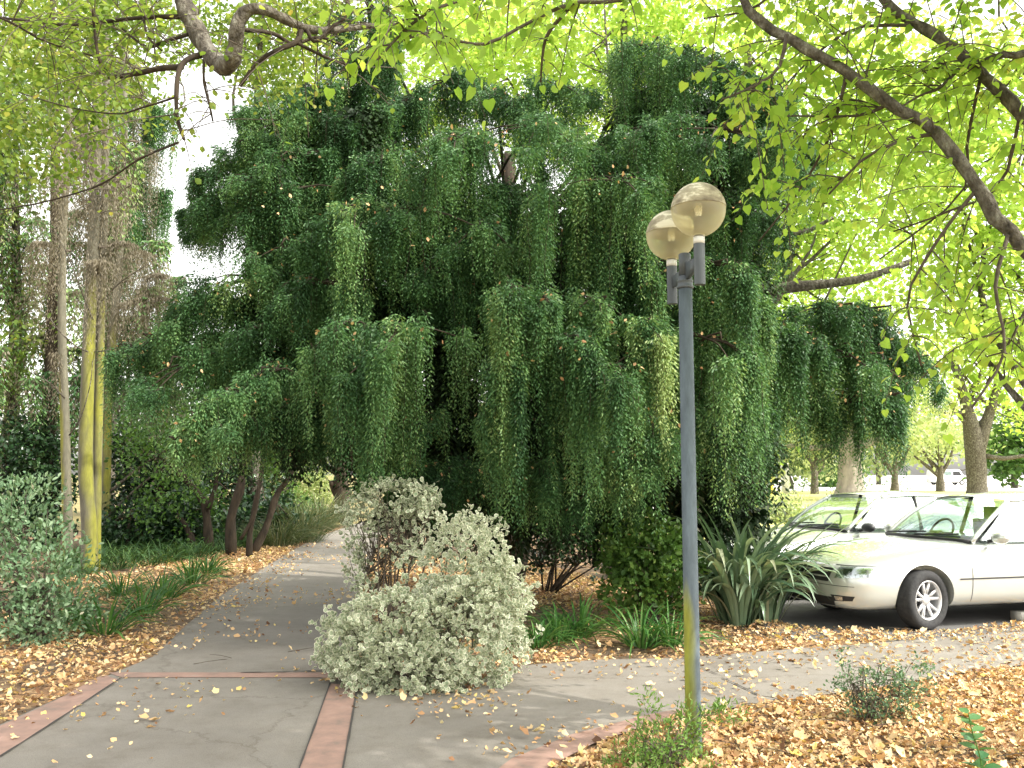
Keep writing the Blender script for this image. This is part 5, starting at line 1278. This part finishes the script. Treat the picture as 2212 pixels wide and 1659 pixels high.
def make_car(label, group, loc, rz):
    t = thing('parked_car', label, 'car', loc, rz, group)
    bm = bmesh.new()
    st = [(2.33, .30, .30, .60), (2.29, .56, .24, .655), (2.19, .74, .20, .70), (2.02, .83, .19, .745), (1.72, .865, .19, .80), (1.38, .87, .19, .855), (1.08, .87, .19, .905), (.80, .87, .19, .925),
          (0, .875, .19, .92), (-.9, .875, .19, .94), (-1.5, .865, .20, .985), (-1.95, .83, .22, .975), (-2.2, .74, .25, .94), (-2.32, .5, .32, .86)]
    rings = [[bm.verts.new(p) for p in ring_section(*s)] for s in st]
    n = len(rings[0])
    for a, b in zip(rings, rings[1:]):
        for i in range(n): bm.faces.new((a[i], a[(i + 1) % n], b[(i + 1) % n], b[i]))
    bm.faces.new(rings[0]); bm.faces.new(rings[-1])
    body = from_bm('body', bm, M['paint'], None, smooth=True, sub=2)
    cut = bmesh.new()
    for X in (1.38, -1.32):
        for sy in (1, -1):
            r = bmesh.ops.create_cone(cut, cap_ends=True, segments=48, radius1=.365, radius2=.365, depth=.42)
            bmesh.ops.rotate(cut, verts=r['verts'], cent=(0, 0, 0), matrix=__import__('mathutils').Matrix.Rotation(PI / 2, 3, 'X'))
            bmesh.ops.translate(cut, verts=r['verts'], vec=(X, sy * .80, .325))
    co = from_bm('cutter', cut, M['black'])
    mo = body.modifiers.new('b', 'BOOLEAN'); mo.object = co; mo.operation = 'DIFFERENCE'; mo.solver = 'EXACT'
    es = body.modifiers.new('e', 'EDGE_SPLIT'); es.split_angle = math.radians(35)
    bpy.context.view_layer.update()
    apply_mods(body)
    bpy.data.objects.remove(co)
    bvh = BVHTree.FromPolygons([v.co.copy() for v in body.data.vertices], [list(p.vertices) for p in body.data.polygons])
    body.parent = t

    def patch(name, mat, corners, ang, offs=.005, nu=14, nv=6, parent=t, center=(1.6, 0)):
        """corners in (s,z): lower-inner, lower-outer, upper-outer, upper-inner; seen along horizontal angle ang (deg from straight ahead)"""
        a = math.radians(ang); w = Vector((math.cos(a), math.sin(a), 0)); sx = Vector((-math.sin(a), math.cos(a), 0))
        c0, c1, c2, c3 = [np.array(c) for c in corners]
        V, ok = [], True
        for j in range(nv):
            for i in range(nu):
                u, v = i / (nu - 1), j / (nv - 1)
                q = (c0 * (1 - u) + c1 * u) * (1 - v) + (c3 * (1 - u) + c2 * u) * v
                o_ = Vector((center[0], center[1], 0)) + w * 4 + sx * float(q[0]) + Vector((0, 0, float(q[1])))
                h, nn, _, _ = bvh.ray_cast(o_, -w)
                if h is None: h = o_ - w * 3.6; nn = w
                V.append(h + (nn if nn.dot(w) > 0 else -nn) * offs)
        F = np.array([[j * nu + i, j * nu + i + 1, (j + 1) * nu + i + 1, (j + 1) * nu + i] for j in range(nv - 1) for i in range(nu - 1)])
        return mk(name, [(np.array([list(v) for v in V]), F)], mat, parent, smooth=True, local=True)

    # front end
    patch('grille', M['black'], [(-.44, .50), (.44, .50), (.50, .645), (-.50, .645)], 0)
    for z in (.545, .60):
        patch('grille_bar', M['alloy'], [(-.44, z), (.44, z), (.44, z + .016), (-.44, z + .016)], 0, .012, 20, 2)
    patch('lower_intake', M['black'], [(-.50, .25), (.50, .25), (.52, .34), (-.52, .34)], 0)
    for s in (1, -1):
        hl = patch('headlight', M['reflector'], [(s * -.20, .545), (s * .20, .575), (s * .25, .665), (s * -.13, .665)][::1], s * 42, .004, center=(1.62, s * .20))
        patch('lens', M['lens'], [(s * -.205, .542), (s * .205, .572), (s * .255, .668), (s * -.135, .668)], s * 42, .014, parent=hl, center=(1.62, s * .20))
        patch('reflector_bowl', M['black'], [(s * -.10, .58), (s * -.01, .585), (s * -.01, .648), (s * -.10, .648)], s * 42, .008, 8, 4, parent=hl, center=(1.62, s * .20))
        patch('indicator', plain('indicator_lens', (.75, .72, .68), rough=.2), [(s * .13, .59), (s * .19, .595), (s * .20, .648), (s * .13, .648)], s * 42, .009, 6, 4, parent=hl, center=(1.62, s * .20))
        fg = patch('fog_lamp', M['black'], [(s * -.10, .30), (s * .10, .315), (s * .13, .365), (s * -.15, .365)], s * 32, .004, center=(1.62, s * .22))
        patch('lens', M['reflector'], [(s * -.08, .31), (s * 0, .317), (s * .0, .355), (s * -.10, .355)], s * 32, .010, 6, 4, parent=fg, center=(1.62, s * .22))
    patch('bumper_seam', M['black'], [(-.72, .462), (.72, .462), (.72, .468), (-.72, .468)], 0, .002, 40, 2)
    for s in (1, -1):
        patch('bonnet_seam', M['black'], [(s * -.2, .676), (s * .26, .68), (s * .26, .686), (s * -.2, .682)], s * 42, .003, 16, 2, center=(1.62, s * .20))
        patch('side_strip', M['black'], [(s * -.95 - s * 0, .52), (s * 1.35, .52), (s * 1.35, .535), (s * -.95, .535)], s * 90, .006, 30, 2, center=(0, 0))
        for sx_ in (.78, -.30, -1.18):
            patch('door_seam', M['black'], [(-s * sx_ - .003 * 0 - .004, .28), (-s * sx_ + .004, .28), (-s * sx_ + .004, .85), (-s * sx_ - .004, .85)] if True else None, s * 90, .002, 2, 16, center=(0, 0))

    # greenhouse
    before = set(t.children)
    def grid(fn, nu, nv): return np.array([fn(i / (nu - 1), j / (nv - 1)) for j in range(nv) for i in range(nu)]), np.array([[j * nu + i, j * nu + i + 1, (j + 1) * nu + i + 1, (j + 1) * nu + i] for j in range(nv - 1) for i in range(nu - 1)])
    lerp = lambda a, b, t_: np.array(a) * (1 - t_) + np.array(b) * t_

    def ws(u, v):
        y = (u - .5) * 2; b = np.array([1.10 - .17 * y * y, y * .70, .925 - .012 * y * y]); tp = np.array([.36 - .08 * y * y, y * .57, 1.365 - .025 * y * y])
        p = lerp(b, tp, v); p[2] += .035 * math.sin(v * PI); p[0] += .02 * math.sin(v * PI); return p
    mk('windscreen', [grid(ws, 14, 10)], M['glass'], t, smooth=True, local=True)

    def rs(u, v):
        y = (u - .5) * 2; b = np.array([-1.72 + .10 * y * y, y * .66, .985]); tp = np.array([-1.02 + .06 * y * y, y * .55, 1.365 - .025 * y * y])
        p = lerp(b, tp, v); p[2] += .03 * math.sin(v * PI); return p
    mk('rear_window', [grid(rs, 14, 8)], M['glass'], t, smooth=True, local=True)

    def rf(u, v):
        y = (u - .5) * 2; x = lerp(.37, -1.03, v) - (.08 * y * y if v < .1 else 0)
        return np.array([x, y * (.575 - .02 * abs(v - .4)), 1.368 + .045 * math.sin(v * PI) + .03 * (1 - y * y) - .008 * y ** 4])
    mk('roof', [grid(rf, 14, 14)], M['paint'], t, smooth=True, local=True)
    for s in (1, -1):
        A0, A1, B0, B1, C0, C1 = (.94, s * .71, .91), (.29, s * .575, 1.352), (-.24, s * .775, .90), (-.27, s * .585, 1.385), (-1.62, s * .70, .965), (-1.03, s * .56, 1.352)
        mk('pillar', [tube(smooth_poly([A0, lerp(A0, A1, .5) + [0, s * .02, .03], A1], 10), .028, 8), tube(smooth_poly([A1, B1, C1], 12), .022, 8)], M['paint'], t, smooth=True, local=True)
        cp = [(-1.12, s * .765, .91), (-1.68, s * .69, .965), (-1.10, s * .56, 1.345), (-.98, s * .565, 1.35)]
        mk('pillar', [(np.array(cp), np.array([[0, 1, 2, 3]]))], M['paint'], t, local=True)
        mk('door_pillar', [tube([B0, B1], .026, 6)], M['black'], t, local=True)
        def sw(p0, p1, p2, p3): return lambda u, v: lerp(lerp(p0, p1, u), lerp(p3, p2, u), v) + np.array([0, s * .022 * math.sin(v * PI), 0])
        mk('side_window', [grid(sw((.88, s * .735, .90), (-.22, s * .765, .90), (-.24, s * .585, 1.372), (.30, s * .58, 1.345)), 8, 6)], M['glass'], t, smooth=True, local=True)
        mk('side_window', [grid(sw((-.26, s * .765, .90), (-1.12, s * .755, .91), (-.98, s * .567, 1.345), (-.29, s * .585, 1.375)), 8, 6)], M['glass'], t, smooth=True, local=True)
        bm = bmesh.new(); bmesh.ops.create_uvsphere(bm, u_segments=16, v_segments=10, radius=1)
        for v in bm.verts: v.co = Vector((v.co.x * .065 + .74 - .02 * v.co.y * s, s * .915 + v.co.y * .10, .965 + v.co.z * (.068 if v.co.z < 0 else .06)))
        mr = from_bm('wing_mirror', bm, M['mirror'], t, smooth=True)
        mk('mirror_arm', [tube([(.76, s * .76, .91), (.75, s * .86, .94)], .022, 8)], M['black'], mr, local=True)
        for X in (.02, -.95):
            mk('door_handle', [tube([(X + .09, s * .872, .775), (X, s * .89, .78), (X - .09, s * .872, .775)], .011, 6)], M['paint'], t, local=True)
    # cowl and wipers
    mk('cowl', [tube(smooth_poly([ws(0, 0) + [.02, 0, .0], ws(.5, 0) + [.03, 0, .0], ws(1, 0) + [.02, 0, .0]], 14), .024, 8)], M['black'], t, local=True)
    for y0, y1 in ((-.50, .12), (.02, .55)):
        mk('wiper', [tube([(1.12 - .12 * y0 * y0, y0, .955), ws((y1 / 1.4) + .5, .10) + [.02, 0, .015]], .011, 6)], M['black'], t, local=True)
    # interior
    mk('dashboard', [box((.72, 0, .85), (.50, 1.25, .16))], M['black'], t, local=True)
    for y in (-.36, .36):
        mk('front_seat', [box((-.35, y, .78), (.16, .46, .62)), box((-.40, y, 1.16), (.10, .26, .17))], M['seat'], t, local=True)
    mk('rear_seat', [box((-1.15, 0, .80), (.18, 1.2, .55))], M['seat'], t, local=True)
    a = np.linspace(0, 2 * PI, 25); tilt = math.radians(62)
    sw_ = np.stack([.42 - .185 * np.sin(a) * math.cos(tilt), -.36 + .185 * np.cos(a), .94 + .185 * np.sin(a) * math.sin(tilt)], -1)
    mk('steering_wheel', [tube(sw_, .014, 8, cap=False), tube([(.42, -.54, .94), (.42, -.18, .94)], .016, 6), tube([(.42, -.36, .94), (.62, -.36, .86)], .03, 6)], M['black'], t, local=True)
    bpy.context.view_layer.update()
    for ch in t.children:
        if ch not in before: ch.location.x -= .30       # cab set well back behind a long bonnet
    mk('underbody', [box((0, 0, .23), (3.6, 1.05, .10))], M['black'], t, local=True)
    # wheels
    for X in (1.38, -1.32):
        for s in (1, -1):
            w = bpy.data.objects.new('wheel', None); COL.objects.link(w); w.parent = t; w.location = (X, s * .775, .315)
            steer = math.radians(12) if X > 0 else 0
            w.rotation_euler = (0, 0, (0 if s > 0 else PI) + steer)
            V, F = lathe([(.205, -.10), (.26, -.105), (.300, -.098), (.315, -.07), (.316, .07), (.300, .098), (.26, .105), (.213, .092), (.205, .06)], (0, 0, 0), 44)
            V = V[:, [0, 2, 1]]
            mk('tyre', [(V, F)], M['tyre'], w, smooth=True, local=True)
            V, F = lathe([(.206, -.08), (.206, .062), (.212, .088), (.204, .094), (.190, .070), (.186, -.06)], (0, 0, 0), 44); V = V[:, [0, 2, 1]]
            ps = [(V, F)]
            V, F = lathe([(0, .064), (.045, .066), (.058, .058), (.058, .02), (0, .02)], (0, 0, 0), 24); ps.append((V[:, [0, 2, 1]], F))
            for k in range(5):
                for dl in (-.17, .17):
                    a0 = k * 2 * PI / 5 + PI / 2
                    p0 = np.array([math.cos(a0 + dl * 1.0) * .045, .052, math.sin(a0 + dl) * .045]); p1 = np.array([math.cos(a0 + dl * 1.5) * .196, .072, math.sin(a0 + dl * 1.5) * .196])
                    dd = norm(p1 - p0); sd = norm(np.cross(dd, [0, 1, 0])); up = np.array([0, 1, 0])
                    V = np.array([p0 + sd * .017, p0 - sd * .017, p0 - sd * .017 - up * .03, p0 + sd * .017 - up * .03, p1 + sd * .013, p1 - sd * .013, p1 - sd * .013 - up * .03, p1 + sd * .013 - up * .03])
                    ps.append((V, np.array([[0, 1, 2, 3], [4, 7, 6, 5], [0, 4, 5, 1], [1, 5, 6, 2], [2, 6, 7, 3], [3, 7, 4, 0]])))
            mk('rim', ps, M['alloy'], w, local=True)
            V, F = lathe([(0, -.055), (.186, -.05)], (0, 0, 0), 32); mk('brake_disc', [(V[:, [0, 2, 1]], F)], M['tyre'], w, local=True)
    return t


def car_at(label, group, ang, wheel_px, off=(0, 0, 0)):
    w = gnd(*wheel_px)
    R = np.array([[math.cos(ang), -math.sin(ang)], [math.sin(ang), math.cos(ang)]])
    o = w[:2] - R @ np.array([1.38, .86])
    o = o + R @ np.array([off[0], off[1]])
    return make_car(label, group, (o[0], o[1], .009 + off[2]), ang)


M['mirror'] = M['paint']
car_at('nearer silver saloon, headlight and alloy front wheel showing beside the flax bush', 'silver cars parked nose to the flax bush', math.radians(195.5), (2006, 1364))
M['mirror'] = plain('dark_mirror', (.05, .052, .055), rough=.4)
car_at('further silver car with a dark wing mirror, mostly hidden behind the nearer one', 'silver cars parked nose to the flax bush', math.radians(195.5), (2006, 1364), off=(-.12, -2.42, -.03))

# distant white van
b = gnd(2046, 1047.5); YV = b[1]
van = thing('parked_van', 'distant white van parked between the pale tree and the forked grey trunk', 'van', b, math.radians(4))
prof = [(-2.3, .35), (-2.35, 1.0), (-2.2, 1.85), (-1.9, 1.98), (1.0, 2.0), (1.35, 1.9), (1.85, 1.15), (2.35, .95), (2.45, .6), (2.4, .35)]
bm = bmesh.new()
va = [bm.verts.new((x, -.85, z)) for x, z in prof]; vb_ = [bm.verts.new((x, .85, z)) for x, z in prof]
bm.faces.new(va); bm.faces.new(vb_[::-1])
for i in range(len(prof)):
    j = (i + 1) % len(prof); bm.faces.new((va[i], vb_[i], vb_[j], va[j]))
from_bm('body', bm, plain('white_paint', (.8, .8, .8), rough=.35), van, bevel=.06)
for i, (x0, x1) in enumerate(((.35, 1.25), (-.8, .2), (-2.0, -.95))):
    mk('side_window', [(np.array([[x0, -.858, 1.2], [x1 + (.25 if i == 0 else 0), -.858, 1.2], [x1, -.858, 1.72], [x0, -.858, 1.72]]), np.array([[0, 1, 2, 3]]))], M['glass'] if i else M['black'], van, local=True)
mk('windscreen', [(np.array([[1.84, -.75, 1.2], [1.84, .75, 1.2], [1.42, .7, 1.84], [1.42, -.7, 1.84]]), np.array([[0, 1, 2, 3]]))], M['black'], van, local=True).location = (.02, 0, .012)
mk('sill', [box((0, 0, .36), (4.5, 1.6, .16))], M['black'], van, local=True)
for x in (-1.35, 1.5):
    for s in (-1, 1):
        w = bpy.data.objects.new('wheel', None); COL.objects.link(w); w.parent = van; w.location = (x, s * .80, .33); w.rotation_euler = (0, 0, 0 if s > 0 else PI)
        V, F = lathe([(.2, -.09), (.33, -.085), (.33, .085), (.2, .09)], (0, 0, 0), 24); mk('tyre', [(V[:, [0, 2, 1]], F)], M['tyre'], w, local=True)
        V, F = lathe([(0, .08), (.205, .088)], (0, 0, 0), 24); mk('rim', [(V[:, [0, 2, 1]], F)], M['alloy'], w, local=True)
# small white notice board, yellow post and white gate pillar beyond the conifer's right side
b = gnd(1645, 1072); Y = b[1]; k = Y / FPX
sg = thing('notice_board', 'small plain white notice board on posts, just right of the lamp post in the distance', 'sign', b)
c = at(1645, 1036, Y)
mk('board', [box(c, (26 * k, .06, 15 * k))], plain('white_board', (.75, .75, .74)), sg)
for dx in (-9, 9): mk('leg', [tube([b + [dx * k, .06, -.05], c + [dx * k, .06, 0]], .05, 8)], M['metal'], sg)
b = gnd(1667, 1068); Y = b[1]; k = Y / FPX
tag(mk('marker_post', [lathe([(4.5 * k, -.05), (4.5 * k, 44 * k), (3.5 * k, 48 * k), (0, 49 * k)], b, 14)], plain('yellow_paint', (.75, .62, .08))), 'yellow marker post beside the small white notice board', 'post')
b = gnd(1697, 1066); Y = b[1]; k = Y / FPX
gp = thing('gate_pillar', 'white gate pillar right of the yellow marker post', 'pillar', b)
mk('shaft', [box(b + np.array([0, 0, 30 * k]), (14 * k, 14 * k, 62 * k))], plain('white_render', (.78, .77, .74), rough=.8), gp)
mk('coping', [box(b + np.array([0, 0, 63 * k]), (17 * k, 17 * k, 4 * k))], plain('white_coping', (.7, .69, .66), rough=.8), gp)

# ------------------------------------------------------------------ light, sky, camera
SUN = np.array([.68, -.26, .74]); SUN /= np.linalg.norm(SUN)
world = bpy.data.worlds.new('World'); scene.world = world; world.use_nodes = True
nt = world.node_tree; nt.nodes.clear()
sky = nt.nodes.new('ShaderNodeTexSky'); sky.sky_type = 'NISHITA'; sky.sun_disc = False
sky.sun_elevation = math.asin(SUN[2]); sky.sun_rotation = math.atan2(SUN[0], SUN[1])
sky.air_density = 1.0; sky.dust_density = 3.0; sky.ozone_density = .6; sky.altitude = 0
bg = nt.nodes.new('ShaderNodeBackground'); bg.inputs['Strength'].default_value = SKYSTR
wo = nt.nodes.new('ShaderNodeOutputWorld')
hs = nt.nodes.new('ShaderNodeHueSaturation'); hs.inputs['Saturation'].default_value = .15      # thin bright cloud: a pale sky
nt.links.new(sky.outputs[0], hs.inputs['Color']); wm = nt.nodes.new('ShaderNodeMixRGB'); wm.blend_type = 'MULTIPLY'; wm.inputs[0].default_value = 1; wm.inputs[2].default_value = (1, .975, .915, 1)
nt.links.new(hs.outputs[0], wm.inputs[1]); nt.links.new(wm.outputs[0], bg.inputs[0]); nt.links.new(bg.outputs[0], wo.inputs[0])
sl = bpy.data.lights.new('sun', 'SUN'); sl.energy = SUNSTR; sl.angle = math.radians(.5); sl.color = (1, .95, .86)
so = bpy.data.objects.new('sun', sl); COL.objects.link(so)
so.rotation_euler = Vector(-SUN).to_track_quat('-Z', 'Y').to_euler(); so.location = (20, -5, 30)

cd = bpy.data.cameras.new('camera'); cd.sensor_width = 36; cd.lens = 36 * FPX / 2212; cd.clip_end = 1500; cd.clip_start = .05
cam = bpy.data.objects.new('camera', cd); COL.objects.link(cam)
cam.location = tuple(CAM); cam.rotation_euler = (PI / 2 + PITCH, 0, 0)
scene.camera = cam
scene.view_settings.view_transform = 'Standard'; scene.view_settings.look = 'None'; scene.view_settings.exposure = 0
scene.render.engine = 'CYCLES'
scene.cycles.max_bounces = 10; scene.cycles.diffuse_bounces = 5; scene.cycles.transmission_bounces = 6; scene.cycles.transparent_max_bounces = 12
scene.cycles.use_denoising = True
